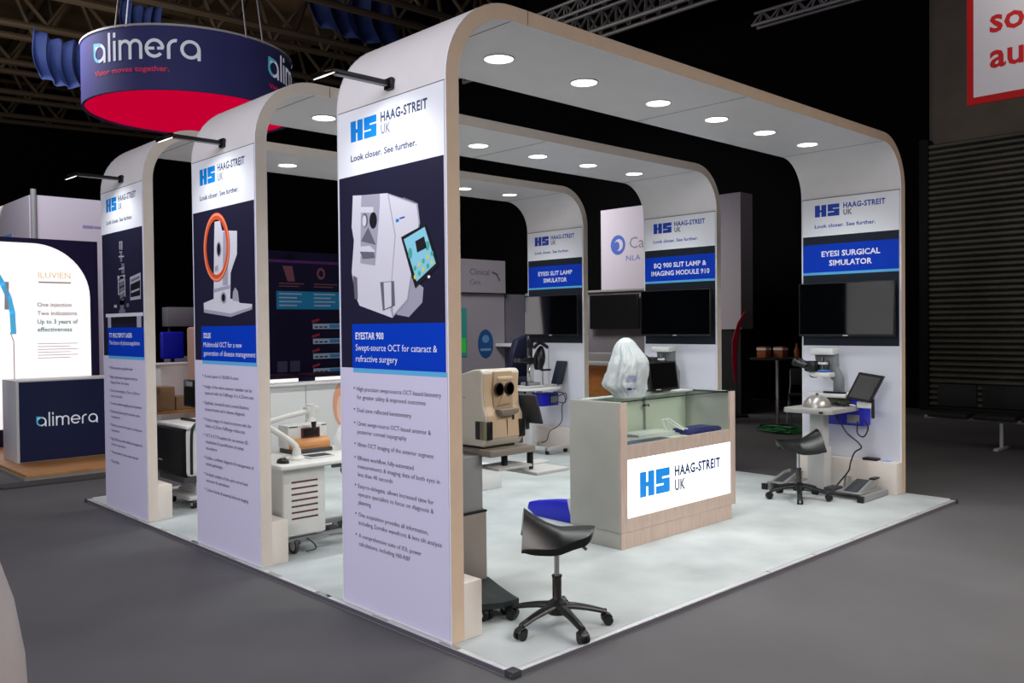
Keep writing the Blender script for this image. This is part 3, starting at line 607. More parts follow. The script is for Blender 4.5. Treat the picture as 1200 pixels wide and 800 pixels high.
# ------------------------------------------------------------------ eye biometer on its lift table
TOPZ = .905
t = thing('lift_table', 'grey column lift table carrying the boxy eye measuring machine', 'table', (.8, .7, T))
TT = mat('table_top_taupe', '#8d857a', .5)
MB().box((.645, .41, TOPZ-.04), (1.02, 1.05, TOPZ), TT, .006).build('table_top', t)
mb = MB(); mb.box((.50, .50, .545), (.66, .66, .87), GREYP, .006); mb.box((.50, .50, .86), (.99, .66, TOPZ-.039), GREYP, .004)
mb.build('upper_column', t)
mb = MB(); mb.box((.485, .485, .13), (.675, .675, .54), mat('column_taupe', '#8f8680', .45), .006); mb.box((.483, .483, .535), (.677, .677, .547), BLACKP); mb.build('lower_column', t)
BASE = mat('base_plate_slate', '#26302f', .5)
def arc(p0, p1, c, n=10): return [tuple((1-u)**2*a+2*u*(1-u)*b+u*u*d for a, b, d in zip(p0, c, p1)) for u in [i/n for i in range(n+1)]]
poly = arc((.70, .50), (.54, .07), (.58, .22))+[(.42, .085)]+arc((.30, .15), (.45, .50), (.42, .30))+arc((.45, .66), (.30, 1.05), (.42, .9))+[(.60, 1.2)]+arc((.66, 1.18), (.70, .66), (.60, .95))
mb = MB(); mb.prism(poly, .10, .135, BASE, bev=.004); mb.build('base_plate', t)
for x, y in ((.36, .15), (.52, .145), (.36, 1.05), (.60, 1.12)):
    mb = MB(); mb.cyl((x-.028, y, T+.034), (x-.006, y, T+.034), .034, BLACKP); mb.cyl((x+.006, y, T+.034), (x+.028, y, T+.034), .034, BLACKP); mb.cyl((x-.03, y, T+.034), (x+.03, y, T+.034), .014, CHROME); mb.box((x-.02, y-.02, T+.04), (x+.02, y+.02, .102), DGREY, .004); mb.build('caster', t)
mb = MB(); mb.box((.70, .40, .78), (.98, .60, .795), LGREY, .003); mb.box((.95, .33, .73), (1.24, .62, .752), LGREY, .006); mb.box((1.0, .55, .752), (1.3, .66, .764), LGREY, .004); mb.box((1.00, .44, .735), (1.03, .47, .87), BLACKP, .003); mb.box((.80, .46, .79), (.83, .49, .868), BLACKP, .003); mb.box((.90, .45, .745), (1.0, .5, .785), LGREY)
mb.build('pull_out_tray', t)
# the machine itself
MX0, MX1, MY = .655, .965, .46; MZ = TOPZ+.003
t = thing('eye_biometer', 'boxy cream eye measuring machine with two black lens holes on the near lift table', 'medical device', ((MX0+MX1)/2, MY+.25, MZ))
prof = [(MY+.03, MZ+.012), (MY-.005, MZ+.06), (MY+.004, MZ+.20), (MY+.03, MZ+.25), (MY+.04, MZ+.36), (MY+.03, MZ+.455), (MY+.05, MZ+.475), (MY+.11, MZ+.475), (MY+.50, MZ+.37), (MY+.53, MZ+.33), (MY+.53, MZ+.05), (MY+.50, MZ+.012)]
mb = MB(); mb.prism(prof, MX0, MX1, CREAM, 'x', .012, seg=3)
mb.box((MX0+.03, MY+.05, MZ-.003), (MX1-.03, MY+.5, MZ+.02), DGREY); mb.build('housing', t)
mb = MB(); fp = [(MY-.009, MZ+.062), (MY-.0, MZ+.20), (MY+.026, MZ+.25), (MY+.036, MZ+.36), (MY+.027, MZ+.450), (MY+.06, MZ+.45), (MY+.06, MZ+.062)]; mb.prism(fp, MX0+.012, MX1-.012, mat('front_baked_warm_light', '#d9bf9f', .45), 'x', .004); mb.build('warm_light_skin', t)  # warm light on the front, painted as a sandy skin over the cream shell
cx = (MX0+MX1)/2+.005
mb = MB(); WARMTAN = mat('face_baked_warm_light', '#c2a98b', .45)  # tan holds the warm front light in its colour, slightly darker here
mb.prism([(cx-.075, MZ+.46), (cx+.075, MZ+.46), (cx+.08, MZ+.22), (cx+.05, MZ+.20), (cx-.06, MZ+.20), (cx-.08, MZ+.22)], MY+.018, MY+.06, WARMTAN, 'y', .003); mb.box((cx-.05, MY+.010, MZ+.405), (cx+.075, MY+.04, MZ+.428), mat('forehead_rest_cream', '#dccaa8', .45), .006); mb.build('face_channel', t)
for dx in (-.043, .043):
    mb = MB(); mb.lathe([(.034, 0), (.036, .012), (.030, .014), (.028, .002), (.0, -.004)], BLACKP, n=28, X=Matrix.Translation(Vector((cx+dx, MY+.016, MZ+.355))) @ Matrix.Rotation(PI/2, 4, 'X'), sy=1.15); mb.lathe([(.027, .006), (.0, .006)], SCREEN, n=28, X=Matrix.Translation(Vector((cx+dx, MY+.016, MZ+.355))) @ Matrix.Rotation(PI/2, 4, 'X'), sy=1.15); mb.build('lens_port', t)
mb = MB(); mb.prism([(cx, MZ+.335), (cx+.055, MZ+.265), (cx-.055, MZ+.255)], MY+.006, MY+.03, WARMTAN, 'y', .002); mb.build('nose_recess', t)
mb = MB(); mb.prism([(cx-.075, MZ+.235), (cx+.085, MZ+.235), (cx+.075, MZ+.205), (cx+.03, MZ+.195), (cx-.06, MZ+.195)], MY-.04, MY+.04, mat('chin_rest_grey', '#8a7f73', .45), 'y', .008); mb.box((cx+.055, MY-.012, MZ+.165), (cx+.062, MY-.004, MZ+.2), BLACKP); mb.build('chin_rest', t)
mb = MB(); mb.box((cx+.006, MY-.0095, MZ+.07), (cx+.008, MY+.02, MZ+.17), DGREY); mb.build('front_seam', t)
for x, s_ in ((MX0, -1), (MX1, 1)):
    mb = MB(); mb.box((min(x-s_*.045, x+s_*.004), MY-.012, MZ+.055), (max(x-s_*.045, x+s_*.004), MY+.095, MZ+.165), BLACKP, .004); mb.box((min(x-s_*.006, x+s_*.010), MY-.010, MZ+.058), (max(x-s_*.006, x+s_*.010), MY+.045, MZ+.162), mat('handle_olive_silver', '#9a967c', .3, .6), .003); mb.build('side_handle', t)
mb = MB(); p = Print(panel_x(MX0, MY+.5), mb); p.rect(.20, MZ+.318, .215, MZ+.33, INK); p.line([(.225, MZ+.324), (.27, MZ+.324)], .007, INK); p.line([(.2, MZ+.30), (.32, MZ+.303)], .003, INKG); mb.build('maker_badge', t)
X = Matrix.Translation(Vector((1.02, MY+.10, MZ+.24))) @ Matrix.Rotation(math.radians(14), 4, 'Y') @ Matrix.Rotation(math.radians(25), 4, 'Z')
X = Matrix.Translation(Vector((1.035, MY+.02, MZ+.13))) @ Matrix.Rotation(math.radians(-18), 4, 'Y')
mb = MB(); mb.box((-.008, -.12, .0), (.008, .12, .19), DGREY, .004, X=X); s = mb.build('operator_tablet', t); mb = MB(); mb.box((.0075, -.11, .01), (.0095, .11, .18), SCREEN, X=X); mb.build('screen', s)
mb = MB(); mb.box((MX1-.01, MY+.01, MZ+.09), (1.03, MY+.06, MZ+.15), DGREY, .004); mb.build('tablet_bracket', t)

# ------------------------------------------------------------------ white trolley between the first two arches
t = thing('instrument_trolley', 'white instrument trolley with seven red vent slots between the near arches', 'trolley', (.45, 2.25, T))
CX0, CX1, CY0 = .23, .57, 2.12; TW = mat('trolley_white', '#dcdcd8', .45, noise=.02)
mb = MB(); mb.box((CX0, CY0, .17), (CX1, CY0+.45, .655), TW, .012, seg=3); mb.build('cabinet', t)
mb = MB(); mb.box((CX0-.05, CY0-.07, .655), (1.15, CY0+.62, .69), TW, .012, seg=3); mb.build('work_top', t)
RED = mat('vent_dark_red', '#5a2220', .6)
for k in range(7):
    mb = MB(); z = .29+k*.043; mb.box((CX0+.065, CY0-.003, z), (CX1-.065, CY0+.006, z+.011), RED); mb.build('vent_slot', t)
mb = MB(); mb.box((CX0+.03, CY0+.03, .125), (1.0, CY0+.07, .15), GREYP, .004); mb.box((CX0+.03, CY0+.38, .12), (1.1, CY0+.42, .155), GREYP, .004); mb.box((.95, CY0+.03, .12), (1.0, CY0+.42, .155), GREYP, .004); mb.box((.66, CY0+.10, .10), (.75, CY0+.20, .16), DGREY, .01); mb.box((CX0+.05, CY0+.05, .145), (CX1-.05, CY0+.4, .18), LGREY); mb.build('base_frame', t)
for x, y in ((.365, CY0+.06), (.95, CY0+.06), (.365, CY0+.42), (.95, CY0+.42)):
    mb = MB(); mb.cyl((x-.035, y, T+.055), (x-.012, y, T+.055), .055, DGREY); mb.cyl((x-.037, y, T+.055), (x-.010, y, T+.055), .035, LGREY); mb.box((x-.02, y-.02, T+.06), (x+.02, y+.02, .125), DGREY, .004); mb.build('caster', t)
mb = MB(); mb.prism([(.70, .655), (.80, .655), (.74, .60), (.74, .53), (.71, .53), (.68, .60)], CY0-.05, CY0-.02, BLACKP, 'y', .004); mb.box((.60, CY0-.06, .63), (1.12, CY0-.03, .656), DGREY, .003); mb.build('under_shelf_hook', t)
mb = MB(); mb.tube([(.42, CY0+.02, .14), (.46, CY0-.01, .10), (.47, CY0-.02, .06), (.40, CY0+.0, .05)], .005, BLACKP); mb.build('trailing_cable', t)
# arm lamp on trolley
t = thing('articulated_arm', 'white jointed instrument arm on the trolley top', 'arm', (.42, 2.26, .69))
mb = MB(); mb.lathe([(.06, 0), (.06, .012), (.035, .03), (.028, .08), (.0, .08)], TW, (.42, 2.26, .69)); mb.build('base', t)
mb = MB(); mb.tube([(.42, 2.26, .76), (.41, 2.28, .80), (.30, 2.36, .90), (.22, 2.42, .955)], .022, TW, 12); mb.build('lower_arm', t)
mb = MB(); mb.tube([(.22, 2.42, .95), (.45, 2.46, .985), (.67, 2.50, 1.01)], .02, TW, 12); mb.build('upper_arm', t)
mb = MB(); mb.cyl((.68, 2.50, .97), (.68, 2.50, 1.06), .035, TW); mb.box((.63, 2.47, 1.0), (.74, 2.53, 1.045), OFFW, .008); mb.cyl((.68, 2.5, .93), (.68, 2.5, .97), .045, OFFW, .03); mb.cyl((.70, 2.49, .86), (.70, 2.49, .93), .012, BLACKP, .022, 14); mb.build('camera_head', t)
t = thing('computer_mouse', 'black computer mouse on the trolley top beside the arm base', 'mouse', (.31, 2.22, .69)); mb = MB(); mb.lathe([(.0, .034), (.02, .032), (.035, .02), (.038, .0)][::-1], BLACKP, (.27, 2.19, .69), 20, sx=1, sy=1.6); mb.build('shell', t); mb = MB(); mb.cyl((.265, 2.165, .724), (.275, 2.165, .724), .008, DGREY, n=10); mb.build('scroll_wheel', t)
mb = MB(); mb.box((.50, 2.20, .69), (.70, 2.34, .702), LGREY, .003)
for k in range(5):
    for j in range(8): mb.box((.512+j*.0225, 2.212+k*.024, .702), (.53+j*.0225, 2.23+k*.024, .705), DGREY)
tag(mb.build('small_keyboard'), 'small grey keyboard on the white trolley top', 'keyboard')
WOODO = woodmat('housing_orange_wood', '#b9783f', '#cf9358', (2, 2, 20), .4)
t = thing('printer', 'orange brown and white tabletop printer with dark slot on the trolley', 'printer', (.69, 2.6, .69))
mb = MB(); mb.box((.52, 2.48, .691), (.86, 2.70, .72), DGREY, .006); mb.box((.52, 2.56, .72), (.86, 2.72, .90), OFFW, .012); mb.build('housing', t)
mb = MB(); mb.prism(arc((2.50, .72), (2.57, .80), (2.49, .79))+[(2.57, .72)], .53, .85, WOODO, 'x'); mb.build('front_cover', t)
mb = MB(); mb.box((.63, 2.55, .80), (.79, 2.562, .875), RED, .003); mb.box((.645, 2.546, .81), (.775, 2.551, .865), BLACKM); mb.build('paper_slot', t)
mb = MB(); mb.box((.53, 2.555, .885), (.60, 2.561, .892), BLACKP); mb.box((.81, 2.555, .885), (.85, 2.561, .892), BLACKP); mb.build('vent_slot', t)
g = []
for j in range(9):
    u = j/8; g.append([(1.01+(.095+.04*math.sin(PI*u))*(1-.55*u**2)*(1+.1*math.sin(5*a)+.06*math.sin(11*a+j))*math.cos(a), 2.48+.10*(1-.5*u**2)*(1+.1*math.sin(4*a+1))*math.sin(a), .692+.22*u) for a in [2*PI*i/36 for i in range(36)]])
FILM = mat('clear_film', '#eef2f4', .15, alpha=.55)
mb = MB(); mb.grid(g, FILM, closed=True); mb.raw(g[-1], [tuple(range(36))], FILM, True); tag(mb.build('plastic_cover_bag'), 'clear crumpled plastic bag on the trolley end nearest the tall poster', 'bag')

# ------------------------------------------------------------------ black fronted device between the far arches
t = thing('laser_console', 'black fronted white console on a wheeled cart between the far arches', 'medical device', (.6, 4.45, T))
mb = MB(); mb.box((.41, 4.14, .33), (.80, 4.78, .765), OFFW, .05, seg=5); mb.build('shell', t)
mb = MB(); mb.box((.385, 4.17, .335), (.43, 4.80, .755), mat('console_black_front', '#08080a', .5, spec=.2), .018, seg=3); p = Print(panel_x(.385, 4.80), mb); p.rect(.08, .44, .17, .455, LGREY); mb.build('front_panel', t)
mb = MB(); mb.tube([(.44, 4.12, .36), (.44, 4.11, .70), (.47, 4.12, .79), (.60, 4.3, .80), (.60, 4.7, .80)], .014, BLACKP, 8); mb.build('carry_handle', t)
mb = MB(); mb.box((.40, 4.12, .76), (.95, 4.80, .79), OFFW, .01); mb.build('top_shelf', t)
mb = MB(); mb.box((.40, 4.18, .27), (.90, 4.74, .33), DGREY, .006); mb.box((.55, 4.30, .14), (.80, 4.62, .28), LGREY, .01); mb.box((.45, 4.20, .11), (.95, 4.70, .15), LGREY, .01); mb.build('cart_base', t)
for x, y in ((.50, 4.24), (.92, 4.24), (.50, 4.68), (.92, 4.68)):
    mb = MB(); mb.cyl((x-.014, y, T+.045), (x+.014, y, T+.045), .045, BLACKP); mb.cyl((x-.016, y, T+.045), (x+.016, y, T+.045), .026, LGREY); mb.box((x-.02, y-.02, T+.05), (x+.02, y+.02, .115), DGREY, .004); mb.build('caster', t)
t = thing('control_monitor', 'black square monitor with white sticker standing beyond the black fronted console', 'monitor', (.95, 5.2, T))
mb = MB(); mb.box((.90, 4.98, .86), (.95, 5.36, 1.13), BLACKP, .008); mb.build('housing', t); mb = MB(); mb.box((.898, 5.14, 1.07), (.901, 5.28, 1.115), PRINTW); mb.build('sticker', t); mb = MB(); mb.cyl((.97, 5.17, .06), (.97, 5.17, .95), .022, GREYP); mb.build('pole', t); mb = MB(); mb.lathe([(.20, 0), (.20, .02), (.03, .045), (.0, .045)], DGREY, (.97, 5.17, T)); mb.build('base', t)
mb = MB(); mb.box((.897, 5.01, .885), (.9005, 5.33, 1.06), BLACKM); mb.build('screen', t)

# ------------------------------------------------------------------ slit lamp simulator station
t = thing('slit_lamp_table', 'round white topped lift table of the slit lamp simulator by the farthest right leg', 'table', (5.02, 4.4, T))
mb = MB(); pl = [(5.02+.35*math.cos(a)*(1.0), 4.40+.30*math.sin(a)) for a in [2*PI*i/36 for i in range(36)]]
mb.prism(pl, .835, .862, OFFW, bev=.005); mb.build('table_top', t)
mb = MB(); mb.box((4.93, 4.38, .12), (5.03, 4.50, .50), LGREY, .006); mb.box((4.945, 4.395, .5), (5.015, 4.485, .836), GREYP, .004); mb.build('column', t)
mb = MB(); mb.box((4.95, 4.10, .085), (5.01, 4.72, .125), LGREY, .008); mb.box((4.95, 4.12, .085), (5.33, 4.17, .125), LGREY, .008); mb.box((4.95, 4.66, .085), (5.33, 4.71, .125), LGREY, .008); mb.build('base_frame', t)
for x, y in ((4.97, 4.15), (5.30, 4.15), (4.97, 4.69), (5.30, 4.69)):
    mb = MB(); mb.cyl((x-.012, y, T+.026), (x+.012, y, T+.026), .026, BLACKP, n=16); mb.box((x-.012, y-.012, T+.03), (x+.012, y+.012, .088), DGREY); mb.build('caster', t)
mb = MB(); mb.box((4.97, 4.22, .63), (5.26, 4.42, .79), ROYAL, .006); mb.box((5.10, 4.212, .65), (5.24, 4.222, .775), BLACKP, .004); mb.box((5.0, 4.28, .785), (5.03, 4.36, .84), GREYP)
for k in range(4): mb.box((5.115+.03*k, 4.205, .67), (5.13+.03*k, 4.214, .75), GREYP)
mb.build('control_unit', t)
mb = MB(); mb.tube([(5.22, 4.2, .74), (5.32, 4.16, .78), (5.34, 4.16, .70), (5.28, 4.18, .62), (5.30, 4.2, .45), (5.28, 4.25, .36), (5.18, 4.3, .30), (5.12, 4.3, .19), (5.02, 4.3, .17)], .006, BLACKP); mb.tube([(5.2, 4.2, .68), (5.36, 4.2, .66), (5.34, 4.22, .78), (5.2, 4.25, .80)], .006, BLACKP); mb.build('cable', t)
t = thing('slit_lamp', 'black and chrome slit lamp with head rest on the round white table', 'microscope', (5.0, 4.4, .862)); TZ = .8625
mb = MB(); mb.box((4.76, 4.28, TZ), (5.08, 4.52, TZ+.03), LGREY, .008); mb.box((4.84, 4.32, TZ+.03), (5.04, 4.48, TZ+.07), GREYP, .01); mb.cyl((4.80, 4.33, TZ+.03), (4.80, 4.33, TZ+.09), .012, BLACKP, n=12); mb.build('base', t)
mb = MB(); mb.box((4.90, 4.37, TZ+.07), (4.98, 4.43, TZ+.30), LGREY, .015); mb.cyl((4.94, 4.40, TZ+.28), (4.94, 4.40, TZ+.40), .022, GREYP); mb.tube([(4.90, 4.36, TZ+.08), (4.87, 4.36, TZ+.2), (4.93, 4.37, TZ+.32)], .014, CHROME); mb.build('column', t)
mb = MB(); mb.cyl((4.945, 4.40, TZ+.36), (4.945, 4.40, TZ+.62), .026, BLACKP); mb.box((4.915, 4.37, TZ+.50), (4.975, 4.43, TZ+.60), BLACKP, .006); mb.build('illumination_tower', t)
mb = MB(); mb.box((4.87, 4.35, TZ+.30), (5.0, 4.45, TZ+.38), BLACKP, .01)
for dy in (-.03, .03): mb.cyl((4.72, 4.40+dy, TZ+.35), (4.88, 4.40+dy, TZ+.34), .020, BLACKP, .026, 16)
mb.cyl((4.70, 4.37, TZ+.352), (4.72, 4.37, TZ+.35), .026, DGREY, n=16); mb.cyl((4.70, 4.43, TZ+.352), (4.72, 4.43, TZ+.35), .026, DGREY, n=16); mb.build('binocular_head', t)
mb = MB(); mb.tube([(5.16, 4.40, TZ), (5.16, 4.40, TZ+.30), (5.16, 4.40, TZ+.47), (5.155, 4.43, TZ+.52)], .007, CHROME, sub=1); mb.tube([(5.27, 4.40, TZ), (5.27, 4.40, TZ+.47), (5.24, 4.4, TZ+.53), (5.19, 4.4, TZ+.53), (5.16, 4.40, TZ+.47)], .008, LGREY, sub=1); mb.box((5.12, 4.33, TZ), (5.32, 4.47, TZ+.02), LGREY, .005); mb.box((5.15, 4.36, TZ+.2), (5.28, 4.44, TZ+.225), BLACKP, .008); mb.build('head_rest_frame', t)
HEADM = mat('mask_black_rubber', '#0b0b0d', .3)
mb = MB(); g = []
for j in range(13):
    u = j/12; z = TZ+.22+.30*u; r = .10*math.sin(PI*min(1, .12+u*.86))**.6; g.append([(5.13+r*.75*math.cos(a)-.05*(1-u), 4.40+r*.8*math.sin(a), z) for a in [2*PI*i/24 for i in range(24)]])
mb.grid(g, HEADM, closed=True); mb.raw(g[0], [tuple(range(24))[::-1]], HEADM); mb.raw(g[-1], [tuple(range(24))], HEADM); mb.tube([(5.0, 4.40, TZ+.50), (5.10, 4.38, TZ+.56), (5.24, 4.39, TZ+.50)], .022, HEADM, 10); mb.build('patient_head_mask', t)
t = thing('examiner_tablet', 'black tilted tablet screen at the side of the slit lamp table', 'tablet', (5.36, 4.3, .862))
X = Matrix.Translation(Vector((5.37, 4.16, .875))) @ Matrix.Rotation(math.radians(-25), 4, 'Z') @ Matrix.Rotation(math.radians(20), 4, 'Y')
X = Matrix.Translation(Vector((5.335, 4.33, .87))) @ Matrix.Rotation(math.radians(20), 4, 'Y')
mb = MB(); mb.box((-.012, -.09, .02), (.012, .09, .33), BLACKP, .004, X=X); mb.build('housing', t); mb = MB(); mb.box((-.0145, -.08, .035), (-.0125, .08, .315), mat('tablet_glass', '#2a3440', .08), X=X); mb.build('screen', t); mb = MB(); mb.box((5.375, 4.30, .80), (5.42, 4.36, .90), LGREY, .004); mb.tube([(5.37, 4.33, .88), (5.41, 4.33, .92), (5.41, 4.33, .98)], .012, BLACKP); mb.build('bracket', t)

# ------------------------------------------------------------------ surgical simulator station
def lift_station(y, label):
    t = thing('simulator_table', label, 'table', (5.0, y, T), 0, 'simulator lift tables')
    mb = MB(); mb.prism([(4.68, y-.20), (4.72, y-.24), (5.25, y-.24), (5.30, y-.20), (5.30, y+.24), (4.72, y+.24), (4.68, y+.20)], .808, .852, mat('station_top_grey', '#a3a29e', .45) if 'station_top_grey' not in MATS else MATS['station_top_grey'], bev=.006); mb.box((4.679, y-.17, .815), (4.69, y-.13, .835), BLACKP); mb.build('table_top', t)
    mb = MB(); mb.box((4.965, y-.03, .45), (5.075, y+.11, .81), LGREY, .006); mb.build('upper_column', t)
    mb = MB(); mb.box((4.95, y-.045, .075), (5.09, y+.125, .47), LGREY, .006); mb.build('lower_column', t)
    mb = MB()
    for dy in (-.47, .48): mb.box((4.78, y+dy-.025, T), (5.30, y+dy+.025, T+.055), GREYP, .005); mb.box((4.765, y+dy-.028, T), (4.80, y+dy+.028, T+.058), BLACKP, .004)
    mb.box((4.97, y-.46, T+.01), (5.07, y+.48, T+.05), GREYP, .005); mb.build('base_frame', t)
    return t
lift_station(.55, 'light grey lift table with foot pedals at the surgical simulator panel')
lift_station(2.56, 'light grey lift table half hidden beyond the showcase counter')
def scope(y, label, zb):
    t = thing('simulator_microscope', label, 'microscope', (5.25, y, .852), 0, 'simulator microscopes')
    SM = mat('microscope_grey', '#7f8587', .4, .2) if 'microscope_grey' not in MATS else MATS['microscope_grey']
    mb = MB(); mb.prism([(y-.085, zb), (y-.085, 1.112), (y-.03, 1.217), (y-.03, 1.35), (y+.19, 1.35), (y+.17, 1.20), (y+.05, 1.13), (y+.0, 1.08), (y+.0, zb)], 5.22, 5.29, SM, 'x', .006); mb.build('stand_arm', t)
    mb = MB(); mb.box((5.15, y-.03, 1.335), (5.30, y+.195, 1.392), OFFW, .006); mb.build('head_cover', t)
    mb = MB(); mb.box((5.10, y-.02, 1.12), (5.23, y+.20, 1.165), OFFW, .008); mb.box((5.11, y-.0, 1.165), (5.2, y+.10, 1.19), mat('objective_blue_grey', '#3f6fae', .4) if 'objective_blue_grey' not in MATS else MATS['objective_blue_grey'], .004); mb.cyl((5.16, y+.07, 1.19), (5.16, y+.07, 1.31), .018, CHROME); mb.box((5.14, y+.02, 1.24), (5.19, y+.12, 1.262), OFFW, .004); mb.tube([(5.16, y+.02, 1.19), (5.14, y-.0, 1.24), (5.16, y+.02, 1.29)], .007, BLACKP); mb.build('optics_block', t)
    mb = MB(); mb.box((5.07, y+.11, 1.17), (5.19, y+.23, 1.275), BLACKP, .025)
    for dx in (-.042, .042): mb.cyl((5.13+dx, y+.20, 1.225), (5.11+dx, y+.31, 1.262), .032, BLACKP, .032, 16); mb.cyl((5.11+dx, y+.29, 1.255), (5.108+dx, y+.325, 1.267), .040, BLACKP, n=16)
    mb.tube([(5.12, y+.18, 1.18), (5.11, y+.17, 1.13), (5.12, y+.11, 1.125)], .012, BLACKP); mb.build('binocular_head', t)
    return t
scope(.55, 'grey arched microscope with black eyepieces on the surgical simulator table', .966)
scope(2.46, 'grey arched microscope with white head showing over the counter monitor', .853)
GREENS = mat('circuit_window', '#7c8a52', .4, noise=.5, scale=60)
t = thing('simulator_console', 'blue and white simulator console box behind the surgical simulator table top', 'console', (5.32, .55, .65))
mb = MB(); mb.box((5.305, .29, .655), (5.455, .815, .925), ROYAL, .006); mb.build('case', t)
mb = MB(); mb.box((5.15, .40, .9255), (5.44, .815, .965), OFFW, .008); mb.build('lid', t)
mb = MB(); mb.box((5.300, .43, .87), (5.306, .70, .92), GREENS); mb.box((5.300, .33, .68), (5.306, .45, .76), GREYP); mb.build('connector_panel', t)
mb = MB(); mb.box((5.155, .41, .9655), (5.21, .62, .985), BLACKP, .004); tag(mb.build('remote_control'), 'black bar shaped remote on the white lid of the blue console', 'remote')
t = thing('mannequin_eye_dome', 'silver grey domed mannequin head on the surgical simulator table', 'mannequin', (4.95, .58, .852))
DOME = mat('dome_silver', '#a8a4a0', .3, .5); mb = MB(); mb.lathe([(.128, 0), (.126, .02), (.112, .055), (.085, .088), (.05, .106), (.0, .112)], DOME, (4.93, .565, .8525), 36); mb.build('dome', t); mb = MB(); mb.cyl((4.93, .565, .96), (4.93, .565, .982), .016, DGREY, .01); mb.build('eye_socket', t)
mb = MB(); pts = []
for k in range(30):
    a = k*.9; pts.append((5.11+.045*math.cos(a)+.001*k, .42+.09*math.sin(a*1.3), .865+.012*(k % 3)))
mb.tube(pts, .006, BLACKP, 6, 3); mb.tube([(5.15, .30, .862), (5.10, .40, .88), (5.18, .5, .88), (5.17, .6, .862)], .008, LGREY); tag(mb.build('cable_tangle'), 'tangled instrument cables on the surgical simulator table top', 'cable', kind='stuff')
t = thing('simulator_monitor', 'black tilted monitor on a bracket beside the surgical simulator table', 'monitor', (5.25, .2, .9))
X = Matrix.Translation(Vector((5.10, .285, .895))) @ Matrix.Rotation(math.radians(-14), 4, 'X') @ Matrix.Rotation(math.radians(-8), 4, 'Z')
def par(u, v, x): return (x+.03*v, .40-.235*u-.115*v-.0, .925+.25*v-.03*u)
def slab(u0, v0, u1, v1, xa, xb, mt):
    m_ = MB(); c8 = [par(u, v, x) for x in (xa, xb) for u, v in ((u0, v0), (u1, v0), (u1, v1), (u0, v1))]
    m_.raw(c8, [(0, 1, 2, 3), (7, 6, 5, 4), (0, 4, 5, 1), (1, 5, 6, 2), (2, 6, 7, 3), (3, 7, 4, 0)], mt); return m_
slab(0, 0, 1, 1, 5.17, 5.20, BLACKP).build('housing', t); slab(.08, .09, .92, .92, 5.1675, 5.1705, SCREEN).build('screen', t)
mb = MB(); mb.box((5.19, .14, .75), (5.21, .165, .93), BLACKP, .003); mb.box((5.19, .16, .84), (5.25, .305, .90), OFFW, .006); mb.cyl((5.20, .25, .90), (5.2, .25, .96), .02, BLACKP); mb.build('bracket', t)
def cableobj(name, label, pts, r=.007): mb = MB(); mb.tube(pts, r, BLACKP, 8, 8); return tag(mb.build(name), label, 'cable')
cableobj('hanging_cable', 'long black cable hanging from the surgical table to the floor', [(5.08, .47, .80), (5.10, .42, .70), (5.12, .36, .60), (5.10, .25, .53), (5.10, .22, .48), (5.12, .29, .43), (5.10, .32, .34), (5.08, .33, .26), (5.09, .40, .17), (5.10, .47, .085)])
cableobj('looped_cable', 'short looped black cable under the blue console', [(5.29, .34, .70), (5.28, .34, .60), (5.28, .30, .56), (5.28, .26, .58), (5.29, .24, .66), (5.30, .29, .72)])
t = thing('foot_pedal', 'silver grey foot pedal on the base bar nearest the right platform edge', 'pedal', (5.0, .15, T)); PED = mat('pedal_silver', '#a5a5a4', .35, .4)
mb = MB(); mb.box((4.84, .10, T+.056), (5.26, .34, T+.072), PED, .004); mb.build('base_plate', t)
mb = MB(); mb.prism([(4.86, T+.075), (5.14, T+.15), (5.16, T+.14), (4.90, T+.065)], .16, .28, DGREY, 'y', .004); mb.build('tread', t)
mb = MB(); mb.prism([(4.85, T+.072), (5.20, T+.072), (5.24, T+.16), (5.14, T+.16)], .12, .15, PED, 'y', .004); mb.prism([(4.90, T+.072), (5.15, T+.072), (5.15, T+.13)], .29, .32, PED, 'y', .004); mb.box((5.12, .11, T+.155), (5.25, .16, T+.17), BLACKP, .004); mb.build('side_cheek', t)
t = thing('foot_switch', 'smaller foot switch with round cap beside the lift table column', 'pedal', (5.05, .36, T))
mb = MB(); mb.box((4.86, .36, T+.051), (5.03, .47, T+.085), DGREY, .01); mb.build('switch_body', t); mb = MB(); mb.cyl((5.14, .38, T+.05), (5.16, .375, T+.16), .03, PED, .034, 20); mb.build('round_cap', t)
t = thing('foot_control', 'pale foot control on the base bar beyond the saddle stool', 'pedal', (5.0, 1.0, T))
mb = MB(); mb.box((4.84, .82, T+.056), (5.24, 1.04, T+.072), PED, .004); mb.prism([(4.86, T+.072), (5.2, T+.072), (5.22, T+.15), (5.12, T+.14)], .86, .89, PED, 'y', .004); mb.prism([(4.86, T+.072), (5.2, T+.072), (5.22, T+.15), (5.12, T+.14)], .99, 1.02, PED, 'y', .004); mb.build('cheek_frame', t); mb = MB(); mb.prism([(4.88, T+.075), (5.16, T+.125), (5.16, T+.115), (4.9, T+.068)], .895, .985, DGREY, 'y', .003); mb.build('tread', t)
# papers and black case on the ledge
mb = MB(); mb.box((5.36, .19, .3275), (5.45, .33, .352), BLACKP, .005); tag(mb.build('spectacle_case'), 'slim black case on the ledge under the surgical simulator panel', 'case')
mb = MB(); mb.box((5.36, .05, .3275), (5.455, .175, .332), PRINTW); mb.box((5.37, .07, .332), (5.45, .16, .334), mat('leaflet_print_blue', '#8ea2cf', .5)); tag(mb.build('leaflet'), 'white and blue leaflets lying on the ledge beside the slim black case', 'leaflet')
